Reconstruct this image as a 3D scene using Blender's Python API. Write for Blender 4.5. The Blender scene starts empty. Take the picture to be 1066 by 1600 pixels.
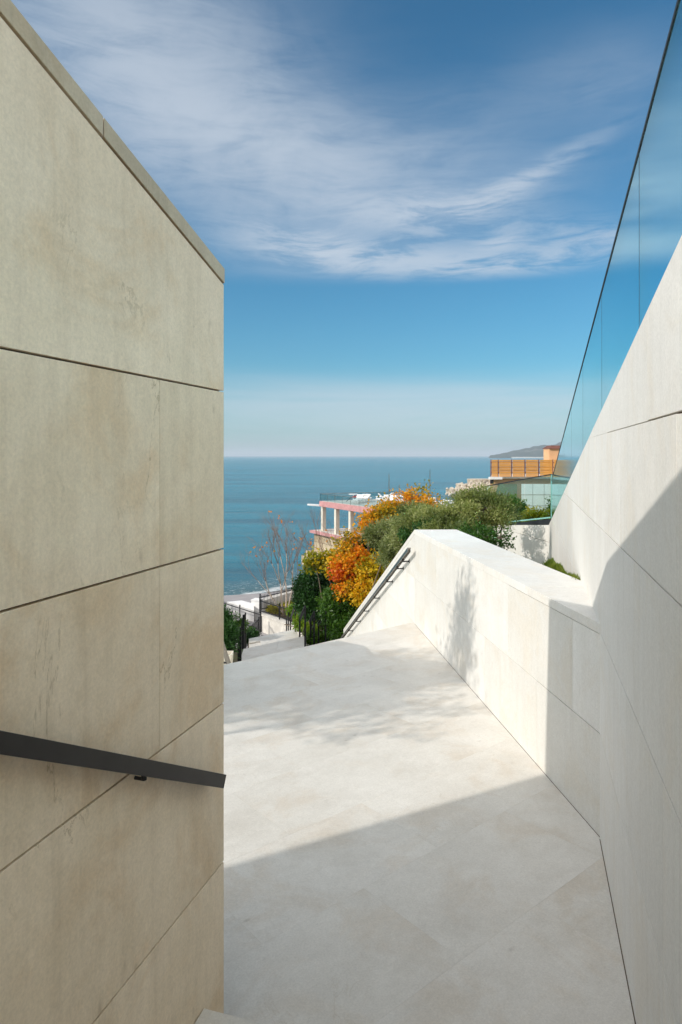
import bpy, math, random
import numpy as np
from mathutils import Vector, Matrix
R = math.radians
S = bpy.context.scene
COL = S.collection
EYE = 2.4                     # eye height above the landing
F = 1066.7                    # focal length in photo pixels

def P(u, v, Y):               # photo pixel at depth Y -> world point
    return Vector(((u - 533.0) / F * Y, Y, EYE - (v - 712.0) / F * Y))

# ------------------------------------------------------------------ camera
cam_d = bpy.data.cameras.new('camera'); cam = bpy.data.objects.new('camera', cam_d); COL.objects.link(cam)
cam.location = (0, 0, EYE); cam.rotation_euler = (R(90), 0, 0)
cam_d.sensor_fit = 'VERTICAL'; cam_d.sensor_height = 36; cam_d.sensor_width = 24; cam_d.lens = 24
cam_d.shift_y = -88 / 1600
cam_d.clip_start = 0.02; cam_d.clip_end = 90000
S.camera = cam
S.view_settings.view_transform = 'Standard'; S.view_settings.look = 'None'
S.view_settings.exposure = 0.20; S.view_settings.gamma = 1
try:
    S.cycles.caustics_reflective = True
    S.cycles.blur_glossy = 0.1
    S.cycles.max_bounces = 10; S.cycles.diffuse_bounces = 5; S.cycles.transparent_max_bounces = 24
    S.cycles.use_denoising = True
except Exception: pass

# ------------------------------------------------------------------ sun
SUN_AZ = math.atan2(0.8690, 0.4948)       # light travels to +X +Y
SUN_EL = R(30.8)
TR = Vector((math.sin(SUN_AZ) * math.cos(SUN_EL), math.cos(SUN_AZ) * math.cos(SUN_EL), -math.sin(SUN_EL)))
sd = bpy.data.lights.new('sun', 'SUN'); sun = bpy.data.objects.new('sun', sd); COL.objects.link(sun)
sun.rotation_euler = TR.to_track_quat('-Z', 'Y').to_euler()
sd.energy = 2.75; sd.angle = R(0.53); sd.color = (1.0, 0.945, 0.87)

# ------------------------------------------------------------------ node helper
class NT:
    def __init__(s, tree): s.t = tree; s.n = tree.nodes; s.l = tree.links
    def new(s, typ, **kw):
        n = s.n.new(typ)
        for k, v in kw.items(): setattr(n, k, v)
        return n
    def link(s, a, b): s.l.new(a, b)
    def put(s, sock, val):
        if isinstance(val, bpy.types.NodeSocket): s.l.new(val, sock)
        elif val is not None:
            if isinstance(val, (tuple, list)) and sock.type == 'RGBA' and len(val) == 3: val = (*val, 1)
            sock.default_value = val
    def m(s, op, a, b=None, c=None, clamp=False):
        n = s.new('ShaderNodeMath', operation=op, use_clamp=clamp)
        s.put(n.inputs[0], a); s.put(n.inputs[1], b)
        if c is not None: s.put(n.inputs[2], c)
        return n.outputs[0]
    def mix(s, f, a, b, mode='MIX'):
        n = s.new('ShaderNodeMix', data_type='RGBA', blend_type=mode)
        s.put(n.inputs[0], f); s.put(n.inputs[6], a); s.put(n.inputs[7], b)
        return n.outputs[2]
    def noise(s, vec, scale, detail=4, rough=.55, dist=0.0, col=False):
        n = s.new('ShaderNodeTexNoise'); s.put(n.inputs['Vector'], vec)
        n.inputs['Scale'].default_value = scale; n.inputs['Detail'].default_value = detail
        n.inputs['Roughness'].default_value = rough; n.inputs['Distortion'].default_value = dist
        return n.outputs['Color'] if col else n.outputs['Fac']
    def mapping(s, vec, scale=(1, 1, 1), rot=(0, 0, 0), loc=(0, 0, 0)):
        n = s.new('ShaderNodeMapping'); s.put(n.inputs['Vector'], vec)
        n.inputs['Scale'].default_value = scale; n.inputs['Rotation'].default_value = rot; n.inputs['Location'].default_value = loc
        return n.outputs[0]
    def ss(s, x, lo, hi, a=0.0, b=1.0):
        n = s.new('ShaderNodeMapRange', interpolation_type='SMOOTHSTEP')
        s.put(n.inputs[0], x); s.put(n.inputs[1], lo); s.put(n.inputs[2], hi); s.put(n.inputs[3], a); s.put(n.inputs[4], b)
        return n.outputs[0]
    def ramp(s, x, stops):
        n = s.new('ShaderNodeValToRGB'); s.put(n.inputs[0], x); e = n.color_ramp.elements
        while len(e) < len(stops): e.new(0.5)
        for k, (p, c) in enumerate(stops): e[k].position = p; e[k].color = (*c, 1)
        return n.outputs[0]

# ------------------------------------------------------------------ world: sky with cirrus
W = bpy.data.worlds.new('World'); S.world = W; W.use_nodes = True
w = NT(W.node_tree); w.n.clear()
out = w.new('ShaderNodeOutputWorld'); bg = w.new('ShaderNodeBackground'); w.link(bg.outputs[0], out.inputs[0])
SKY_STRENGTH = 0.13
bg.inputs[1].default_value = SKY_STRENGTH
sky = w.new('ShaderNodeTexSky', sky_type='NISHITA'); sky.sun_disc = False
sky.sun_elevation = SUN_EL; sky.sun_rotation = math.atan2(-TR.x, -TR.y)
sky.air_density = 1.0; sky.dust_density = 0.6; sky.ozone_density = 2.2; sky.altitude = 10
tc = w.new('ShaderNodeTexCoord'); sp = w.new('ShaderNodeSeparateXYZ'); w.link(tc.outputs['Generated'], sp.inputs[0])
x, y, z = sp.outputs
az = w.m('ARCTAN2', x, y)
hyp = w.m('SQRT', w.m('ADD', w.m('MULTIPLY', x, x), w.m('MULTIPLY', y, y)))
el = w.m('DIVIDE', z, w.m('MAXIMUM', hyp, 0.02))
cmb = w.new('ShaderNodeCombineXYZ'); w.link(az, cmb.inputs[0]); w.link(el, cmb.inputs[1]); AE = cmb.outputs[0]
warp = w.noise(AE, 2.6, 3, .5, 0, col=True)
wv = w.new('ShaderNodeVectorMath', operation='SUBTRACT'); w.link(warp, wv.inputs[0]); wv.inputs[1].default_value = (.5, .5, .5)
ws = w.new('ShaderNodeVectorMath', operation='SCALE'); w.link(wv.outputs[0], ws.inputs[0]); ws.inputs['Scale'].default_value = 0.08
wa = w.new('ShaderNodeVectorMath', operation='ADD'); w.link(AE, wa.inputs[0]); w.link(ws.outputs[0], wa.inputs[1])
AEW = wa.outputs[0]
def blob(u, v, su, sv, rot, amp, vec=None):
    a0 = math.atan((u - 533) / F); e0 = (712 - v) / F * math.cos(a0)
    # rot: degrees, positive = rises to the right in the sky
    n = w.new('ShaderNodeVectorMath', operation='SUBTRACT'); w.put(n.inputs[0], vec or AEW); n.inputs[1].default_value = (a0, e0, 0)
    r = w.mapping(n.outputs[0], scale=(1, 1, 1), rot=(0, 0, -R(rot)))
    m2 = w.new('ShaderNodeVectorMath', operation='MULTIPLY'); w.link(r, m2.inputs[0]); m2.inputs[1].default_value = (F / su, F / sv, 0)
    d = w.new('ShaderNodeVectorMath', operation='DOT_PRODUCT'); w.link(m2.outputs[0], d.inputs[0]); w.link(m2.outputs[0], d.inputs[1])
    return w.m('MULTIPLY', w.m('EXPONENT', w.m('MULTIPLY', d.outputs['Value'], -1.0)), amp)
def add(*a):
    r = a[0]
    for q in a[1:]: r = w.m('ADD', r, q)
    return r
veil = add(blob(250, 130, 280, 190, -38, .85), blob(150, 30, 260, 120, -30, .5), blob(420, 245, 260, 85, -16, .75), blob(640, 265, 240, 75, -8, .42), blob(760, 170, 220, 60, 10, .16), blob(950, 130, 120, 60, -25, .20))
streak = add(blob(620, 405, 190, 24, -5, 1.15, AE), blob(480, 385, 110, 26, -14, .9, AE), blob(640, 330, 150, 34, -6, .8, AE),
             blob(800, 290, 120, 16, 24, .85, AE), blob(700, 322, 110, 18, 8, .6, AE), blob(850, 405, 180, 24, 4, .65, AE), blob(780, 380, 34, 11, 4, .7, AE), blob(900, 365, 130, 20, -6, .45, AE))
fib1 = w.noise(w.mapping(AEW, scale=(2.4, 13, 1), rot=(0, 0, R(-8))), 3.4, 10, .66, .35)
fib2 = w.noise(w.mapping(AEW, scale=(2.0, 9, 1), rot=(0, 0, R(38))), 3.4, 10, .66, .45)
soft = w.noise(AEW, 5.0, 6, .6, .5)
tex_v = w.ss(w.m('ADD', w.m('MULTIPLY', fib2, .5), w.m('MULTIPLY', soft, .5)), .34, .62, .45, 1.08)
tex_s = w.ss(fib1, .36, .62, .15, 1.25)
edge = w.ss(el, 0.243, 0.272)           # the bank of cirrus ends on a fairly crisp lower edge
cl = w.m('MULTIPLY', add(w.m('MULTIPLY', veil, tex_v), w.m('MULTIPLY', streak, tex_s)), edge)
# bright cloud added out of view, overhead and behind, to lift the shade
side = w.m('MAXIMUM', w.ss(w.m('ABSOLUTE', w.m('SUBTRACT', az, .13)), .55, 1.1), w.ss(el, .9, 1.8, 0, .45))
fill_cloud = w.m('MULTIPLY', w.ss(w.noise(tc.outputs['Generated'], 2.0, 6, .6, .8), .30, .55, .35, 1.0), side)
fill_cloud = w.m('MULTIPLY', fill_cloud, w.ss(el, .02, .25))
low = add(blob(560, 625, 360, 36, 0, .85, AE), blob(860, 640, 320, 42, 0, .75, AE), blob(500, 670, 600, 40, 0, .35, AE), blob(380, 590, 120, 16, -6, .22, AE))
low = w.m('MULTIPLY', w.m('MULTIPLY', low, w.ss(el, .075, .155, 1, 0)), w.ss(w.noise(w.mapping(AE, scale=(1, 11, 1)), 2.6, 6, .6, .5), .32, .62, .5, 1.0))
dens = w.m('MULTIPLY', w.m('SUBTRACT', 1.0, w.m('EXPONENT', w.m('MULTIPLY', add(cl, low), -.95))), .88)
# horizon haze band
hz = w.m('MULTIPLY', w.m('EXPONENT', w.m('MULTIPLY', w.m('MAXIMUM', el, 0), -15.0)), .66)
tint = w.mix(1.0, sky.outputs[0], (.25, .66, .78), 'MULTIPLY')
hazed = w.mix(hz, tint, (3.0, 3.45, 3.8))
c1 = w.mix(dens, hazed, (4.3, 4.75, 5.3))
c2 = w.mix(w.m('MULTIPLY', fill_cloud, .9), c1, (9.6, 9.6, 9.6))   # extra-bright unseen cloud, added as fill light
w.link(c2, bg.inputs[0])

# ------------------------------------------------------------------ materials
M = {}
def mat(name):
    m = bpy.data.materials.new(name); m.use_nodes = True; t = NT(m.node_tree)
    b = [n for n in t.n if n.type == 'BSDF_PRINCIPLED'][0]; M[name] = m
    return m, t, b
def wpos(t): return t.new('ShaderNodeNewGeometry').outputs['Position']
def bump(t, b, h, strength, dist):
    n = t.new('ShaderNodeBump'); n.inputs['Strength'].default_value = strength; n.inputs['Distance'].default_value = dist
    t.put(n.inputs['Height'], h); t.link(n.outputs[0], b.inputs['Normal'])

def stone(name, light, dark, warm, streak=.5, rough=.55, floor=False, fossil=.5, tonevar=.12, spec=.35, rust=.35):
    m, t, b = mat(name); p = wpos(t)
    at = t.new('ShaderNodeAttribute'); at.attribute_name = 'tone'
    tn = at.outputs['Fac']
    off = t.new('ShaderNodeVectorMath', operation='ADD'); t.link(p, off.inputs[0])
    cb = t.new('ShaderNodeCombineXYZ'); t.put(cb.inputs[0], t.m('MULTIPLY', tn, 17.0)); t.put(cb.inputs[1], t.m('MULTIPLY', tn, 9.0)); t.put(cb.inputs[2], t.m('MULTIPLY', tn, 23.0))
    t.link(cb.outputs[0], off.inputs[1]); q = off.outputs[0]
    if floor: q = t.mapping(q, scale=(1, 1, 1), rot=(0, 0, R(-39.8)))
    big = t.noise(q, .9, 6, .62, .6)
    cld = t.noise(t.mapping(q, scale=(1, 1.25, 1) if floor else (1, 1, .75)), 4.2, 8, .66, .8)
    col = t.mix(t.ss(t.m('ADD', t.m('MULTIPLY', big, .5), t.m('MULTIPLY', cld, .5)), .36, .66), dark, light)
    wm = t.noise(q, 1.7, 8, .66, .7)
    col = t.mix(t.m('MULTIPLY', t.ss(wm, .47, .66), .7), col, warm)
    # vertical weathering streaks on walls, bedding lines on floors
    st = t.noise(t.mapping(q, scale=((1.1, 2.0, 1) if floor else (8, 8, .42))), 1.6, 7, .62, .35)
    k = .16 * streak
    col = t.mix(1.0, col, t.ramp(st, [(.30, (1 - k * 1.6, 1 - k * 1.8, 1 - k * 2.1)), (.5, (1 - .15 * k,) * 3), (.68, (1 + k * .55, 1 + k * .55, 1 + k * .5))]), 'MULTIPLY')
    # shell fragments and pits of the limestone
    v = t.new('ShaderNodeTexVoronoi', feature='F1'); t.put(v.inputs['Vector'], t.mapping(q, scale=(1, 1, .38) if not floor else (.45, 1, 1), rot=(.3, .25, .2))); v.inputs['Scale'].default_value = 15
    gate = t.ss(t.noise(q, 3.3, 4, .6), .50, .66)
    shell = t.m('MULTIPLY', t.ss(v.outputs['Distance'], .05, .26, 1, 0), gate)
    sel = t.ss(t.m('FRACT', t.m('MULTIPLY', v.outputs['Color'], 3.7)), .62, .75)
    shell = t.m('MULTIPLY', t.m('MULTIPLY', shell, sel), fossil)
    dk = tuple(c * .62 for c in warm)
    col = t.mix(t.m('MULTIPLY', shell, .5), col, dk)
    # thin wandering rusty veins
    vn = t.noise(t.mapping(q, scale=(1, 1, .55)), 1.9, 8, .62, 1.1)
    vein = t.m('MULTIPLY', t.ss(t.m('ABSOLUTE', t.m('SUBTRACT', vn, .545)), 0, .0065, 1, 0), t.ss(t.noise(q, 1.3, 2), .53, .68))
    col = t.mix(t.m('MULTIPLY', vein, rust), col, (.36, .25, .12))
    fine = t.noise(q, 95, 4, .7)
    f2 = t.noise(q, 26, 4, .7)
    col = t.mix(1.0, col, t.ramp(fine, [(.28, (.87,) * 3), (.72, (1.06,) * 3)]), 'MULTIPLY')
    col = t.mix(1.0, col, t.ramp(f2, [(.28, (.955, .95, .94)), (.72, (1.03,) * 3)]), 'MULTIPLY')
    # each slab its own tone
    col = t.mix(1.0, col, t.ramp(tn, [(0, (1 - tonevar, 1 - tonevar * 1.1, 1 - tonevar * 1.35)), (1, (1 + tonevar * .4,) * 3)]), 'MULTIPLY')
    t.link(col, b.inputs['Base Color'])
    b.inputs['Roughness'].default_value = rough
    t.link(t.ss(cld, .3, .7, rough - .07, rough + .1), b.inputs['Roughness'])
    b.inputs['Specular IOR Level'].default_value = spec
    bump(t, b, t.m('ADD', t.m('MULTIPLY', fine, .5), t.m('MULTIPLY', f2, .9)), .22, .0016)
    return m

stone('stone_beige', (.90, .765, .60), (.79, .655, .485), (.73, .54, .345), streak=.36, fossil=1.3, tonevar=.05, rust=.7)
stone('stone_cope', (.64, .56, .43), (.54, .46, .34), (.52, .41, .27), streak=.5, fossil=.8, tonevar=.08)
stone('stone_white', (.82, .80, .76), (.77, .745, .70), (.77, .72, .64), streak=.17, fossil=.35, tonevar=.04, rust=.15)
stone('stone_ivory', (.80, .785, .75), (.75, .73, .69), (.75, .70, .62), streak=.15, fossil=.5, tonevar=.075, rust=.15)
stone('stone_floor', (.76, .73, .675), (.68, .645, .585), (.65, .58, .49), streak=.3, floor=True, fossil=1.1, tonevar=.018, rough=.5, rust=.22)
stone('stone_far', (.66, .65, .62), (.50, .49, .46), (.52, .46, .36), streak=1.2, fossil=.1)

def simple(name, color, rough=.5, metal=0.0, var=.12, scale=6.0, spec=.5, bmp=0.0):
    m, t, b = mat(name); p = wpos(t)
    n = t.noise(p, scale, 5, .6, .4)
    col = t.mix(1.0, (*color, 1), t.ramp(n, [(.3, (1 - var,) * 3), (.7, (1 + var,) * 3)]), 'MULTIPLY')
    t.link(col, b.inputs['Base Color']); b.inputs['Roughness'].default_value = rough; b.inputs['Metallic'].default_value = metal
    b.inputs['Specular IOR Level'].default_value = spec
    if bmp: bump(t, b, t.noise(p, scale * 6, 4), .5, bmp)
    return m
simple('grout', (.22, .15, .085), .9)
simple('grout_dark', (.10, .07, .045), .9)
simple('grout_orange', (.30, .14, .04), .9)
simple('grout_pale', (.62, .59, .54), .9)
simple('bronze', (.030, .027, .026), .42, .4, .15, 9)
simple('steel', (.30, .28, .25), .32, .9, .1, 12)
simple('black_iron', (.018, .018, .020), .45, .3, .2, 10)
simple('joint_seal', (.01, .015, .02), .5)
simple('white_paint', (.78, .76, .74), .7, 0, .06, 3)
simple('dirty_white', (.62, .58, .52), .8, 0, .2, 2.2)
simple('pink_paint', (.56, .27, .26), .75, 0, .22, 1.8)
simple('cream_paint', (.72, .66, .55), .7, 0, .12, 1.5)
simple('peach_paint', (.72, .40, .20), .75, 0, .06, 1.2)
simple('orange_slat', (.64, .27, .03), .55, 0, .10, 2.5)
simple('rust_post', (.20, .05, .02), .6, 0, .2, 5)
simple('roof_brown', (.16, .06, .04), .8, 0, .15, 2)
simple('bark', (.17, .13, .095), .9, 0, .35, 18, .2, .004)
simple('pale_bark', (.42, .34, .28), .85, 0, .3, 16, .2)
simple('twig', (.24, .15, .11), .9, 0, .2, 12, .2)
simple('soil', (.09, .065, .04), .95, 0, .4, 3, .1, .01)
simple('asphalt', (.30, .28, .28), .9, 0, .12, 1.2)
simple('shell_cloth_red', (.42, .10, .10), .8)
simple('dark_cloth', (.03, .03, .035), .8)
simple('chrome', (.55, .55, .53), .3, .8)

def concrete(name, a, c):
    m, t, b = mat(name); p = wpos(t)
    n = t.noise(p, .7, 7, .68, .5); n2 = t.noise(p, 5, 5, .6)
    col = t.mix(t.ss(t.m('ADD', t.m('MULTIPLY', n, .6), t.m('MULTIPLY', n2, .4)), .36, .62), c, a)
    t.link(col, b.inputs['Base Color']); b.inputs['Roughness'].default_value = .9
    bump(t, b, n2, .6, .05)
concrete('tetra_concrete', (.60, .53, .44), (.34, .26, .18))
concrete('rock_wall', (.58, .48, .33), (.28, .21, .13))

def masonry():
    m, t, b = mat('masonry'); tcn = t.new('ShaderNodeTexCoord')
    br = t.new('ShaderNodeTexBrick'); sp_ = t.new('ShaderNodeSeparateXYZ'); t.link(wpos(t), sp_.inputs[0])
    cc = t.new('ShaderNodeCombineXYZ'); t.link(t.m('SUBTRACT', sp_.outputs[0], sp_.outputs[1]), cc.inputs[0]); t.link(sp_.outputs[2], cc.inputs[1])
    t.link(cc.outputs[0], br.inputs['Vector']); br.inputs['Scale'].default_value = 1.0
    br.inputs['Brick Width'].default_value = 1.5; br.inputs['Row Height'].default_value = .62; br.inputs['Mortar Size'].default_value = .025
    br.inputs['Color1'].default_value = (.60, .49, .33, 1); br.inputs['Color2'].default_value = (.47, .36, .23, 1); br.inputs['Mortar'].default_value = (.16, .12, .08, 1)
    n = t.noise(wpos(t), .8, 8, .7)
    col = t.mix(1.0, br.outputs[0], t.ramp(n, [(.3, (.45, .42, .38)), (.6, (1.1, 1.1, 1.1))]), 'MULTIPLY')
    t.link(col, b.inputs['Base Color']); b.inputs['Roughness'].default_value = .9
masonry()

def ground_mat():
    m, t, b = mat('ground'); p = wpos(t)
    n = t.noise(p, 1.6, 6, .65); n2 = t.noise(p, 14, 5, .7)
    col = t.mix(t.ss(n, .42, .6), (.085, .065, .035), (.075, .12, .022))
    col = t.mix(t.ss(n2, .5, .7), col, (.13, .16, .04))
    # dark shingle towards the water
    sp_ = t.new('ShaderNodeSeparateXYZ'); t.link(p, sp_.inputs[0])
    bs = t.ss(sp_.outputs[2], -7.85, -7.60, 1, 0)
    sand = t.mix(n2, (.085, .080, .075), (.17, .155, .14))
    col = t.mix(bs, col, sand)
    t.link(col, b.inputs['Base Color']); b.inputs['Roughness'].default_value = .95
    bump(t, b, n2, .6, .03)
ground_mat()

def sea_mat():
    m, t, b = mat('sea'); p = wpos(t)
    sp_ = t.new('ShaderNodeSeparateXYZ'); t.link(p, sp_.inputs[0]); X, Y, Z = sp_.outputs
    dist = t.m('SUBTRACT', Y, t.m('MULTIPLY', X, 1.06))         # grows out to sea, shore near 61.7
    swell = t.noise(t.mapping(p, scale=(.012, .05, 1), rot=(0, 0, R(-7))), 1.0, 6, .62, .3)
    wav = t.noise(t.mapping(p, scale=(.16, .62, 1), rot=(0, 0, R(-7))), 1.0, 7, .62, .2)
    rip = t.noise(t.mapping(p, scale=(1.1, 2.6, 1), rot=(0, 0, R(8))), 1.0, 5, .6, .2)
    mid = t.noise(t.mapping(p, scale=(.022, .17, 1), rot=(0, 0, R(-7))), 1.0, 8, .72, .2)
    deep = t.mix(t.ss(t.m('ADD', t.m('MULTIPLY', swell, .4), t.m('MULTIPLY', mid, .6)), .38, .60), (.000, .100, .165), (.000, .205, .295))
    shal = t.mix(t.ss(dist, 58, 74), (.07, .13, .14), deep)
    # surf
    edge_n = t.noise(t.mapping(p, scale=(.22, .5, 1), rot=(0, 0, R(45))), 1.0, 5, .6)
    d2 = t.m('ADD', dist, t.m('MULTIPLY', t.m('SUBTRACT', edge_n, .5), 2.2))
    lace = t.noise(t.mapping(p, scale=(1.3, 3.4, 1), rot=(0, 0, R(44))), 1.4, 7, .72, .6)
    line1 = t.m('MULTIPLY', t.ss(d2, 60.9, 61.8), t.ss(d2, 62.1, 63.0, 1, 0))
    wide = t.m('MULTIPLY', t.ss(d2, 61.5, 63.5), t.ss(d2, 66.0, 71.5, 1, 0))
    foam = t.m('MAXIMUM', t.m('MULTIPLY', line1, t.ss(lace, .34, .5)), t.m('MULTIPLY', wide, t.ss(lace, .54, .66, 0, .75)))
    nearland = t.m('MULTIPLY', t.ss(X, 2, -3), 1.0)
    foam = t.m('MULTIPLY', foam, t.ss(X, -2.5, -4.5))
    col = t.mix(foam, shal, (.75, .78, .78))
    t.link(col, b.inputs['Base Color'])
    t.link(t.ss(foam, 0, 1, .16, .8), b.inputs['Roughness'])
    b.inputs['IOR'].default_value = 1.33; b.inputs['Specular IOR Level'].default_value = .33
    h = t.m('ADD', t.m('ADD', t.m('MULTIPLY', mid, 3.0), t.m('MULTIPLY', wav, .55)), t.m('MULTIPLY', rip, .10))
    bump(t, b, h, 1.0, .9)
sea_mat()

def hill_mat():
    m, t, b = mat('hill'); p = wpos(t)
    n = t.noise(t.mapping(p, scale=(.01, .01, .03)), 1, 8, .7); n2 = t.noise(t.mapping(p, scale=(.004, .004, .012)), 1, 6, .6)
    col = t.mix(t.ss(n, .4, .6), (.008, .020, .014), (.020, .036, .024))
    col = t.mix(t.ss(n2, .62, .68, 0, .5), col, (.20, .19, .16))
    t.link(col, b.inputs['Base Color']); b.inputs['Roughness'].default_value = 1
hill_mat()

def leaf(name, stops, rough=.45, trans=.35, tcol=None):
    m, t, b = mat(name)
    g = t.new('ShaderNodeNewGeometry')
    at = t.new('ShaderNodeAttribute'); at.attribute_name = 'tone'
    x_ = t.m('ADD', t.m('MULTIPLY', at.outputs['Fac'], .72), t.m('MULTIPLY', g.outputs['Random Per Island'], .28))
    col = t.ramp(x_, stops)
    t.link(col, b.inputs['Base Color']); b.inputs['Roughness'].default_value = rough; b.inputs['Specular IOR Level'].default_value = .35
    tr = t.new('ShaderNodeBsdfTranslucent'); t.link(t.mix(1.0, col, tcol or (1.3, 1.5, .7), 'MULTIPLY'), tr.inputs[0])
    mx = t.new('ShaderNodeMixShader'); mx.inputs[0].default_value = trans
    t.link(b.outputs[0], mx.inputs[1]); t.link(tr.outputs[0], mx.inputs[2])
    o = [n for n in t.n if n.type == 'OUTPUT_MATERIAL'][0]; t.link(mx.outputs[0], o.inputs[0])
leaf('leaf_olive', [(0, (.055, .075, .018)), (.40, (.14, .175, .050)), (.75, (.28, .30, .105)), (1, (.46, .44, .18))], .5, .35)
leaf('leaf_sage', [(0, (.065, .085, .025)), (.45, (.17, .20, .075)), (.8, (.30, .32, .14)), (1, (.42, .42, .20))], .55, .35)
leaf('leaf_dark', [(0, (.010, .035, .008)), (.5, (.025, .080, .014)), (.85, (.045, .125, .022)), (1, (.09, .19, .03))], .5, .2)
leaf('leaf_mid', [(0, (.025, .065, .010)), (.5, (.060, .140, .018)), (.9, (.13, .22, .028)), (1, (.30, .30, .03))], .38, .3)
leaf('leaf_bright', [(0, (.06, .13, .012)), (.6, (.15, .27, .025)), (1, (.32, .36, .04))], .4, .4)
leaf('leaf_autumn', [(0, (.10, .13, .015)), (.25, (.30, .27, .02)), (.40, (.74, .43, .012)), (.62, (.82, .32, .010)), (.84, (.74, .16, .008)), (1, (.50, .06, .006))], .5, .4, (1.2, 1.05, .8))
leaf('leaf_yellow', [(0, (.12, .18, .015)), (.35, (.38, .35, .015)), (.65, (.78, .50, .012)), (1, (.80, .36, .01))], .5, .4, (1.2, 1.1, .7))
leaf('petal', [(0, (.7, .66, .66)), (1, (.8, .72, .72))], .6, .3, (1, 1, 1))
leaf('blade', [(0, (.05, .10, .012)), (.6, (.14, .19, .02)), (1, (.28, .25, .05))], .5, .35)

def glass_mat(name, tint, refl_tint=(1, 1, 1), base=.03, rough=0.0, ior=1.5):
    m, t, b = mat(name); t.n.remove(b)
    tr = t.new('ShaderNodeBsdfTransparent'); tr.inputs[0].default_value = (*tint, 1)
    gl = t.new('ShaderNodeBsdfGlossy'); gl.inputs[0].default_value = (*refl_tint, 1); gl.inputs['Roughness'].default_value = rough
    g_ = t.new('ShaderNodeNewGeometry'); dt = t.new('ShaderNodeVectorMath', operation='DOT_PRODUCT'); t.link(g_.outputs['Incoming'], dt.inputs[0]); t.link(g_.outputs['Normal'], dt.inputs[1])
    c_ = t.m('ABSOLUTE', dt.outputs['Value']); fr_ = t.m('ADD', t.m('MULTIPLY', t.m('POWER', t.m('SUBTRACT', 1.0, c_, clamp=True), 5.0), .95), .045)
    mx = t.new('ShaderNodeMixShader'); t.link(t.m('ADD', fr_, base, clamp=True), mx.inputs[0])
    t.link(tr.outputs[0], mx.inputs[1]); t.link(gl.outputs[0], mx.inputs[2])
    o = [n for n in t.n if n.type == 'OUTPUT_MATERIAL'][0]; t.link(mx.outputs[0], o.inputs[0])
glass_mat('glass_teal', (.60, .86, .90), (.72, .96, 1.0), .26, .09)
glass_mat('glass_green', (.83, .94, .92), (.85, 1, .97), .02, .0)
glass_mat('glass_clear', (.80, .88, .88), (1, 1, 1), .01, .0)
simple('glass_edge', (.25, .50, .44), .25)

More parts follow.
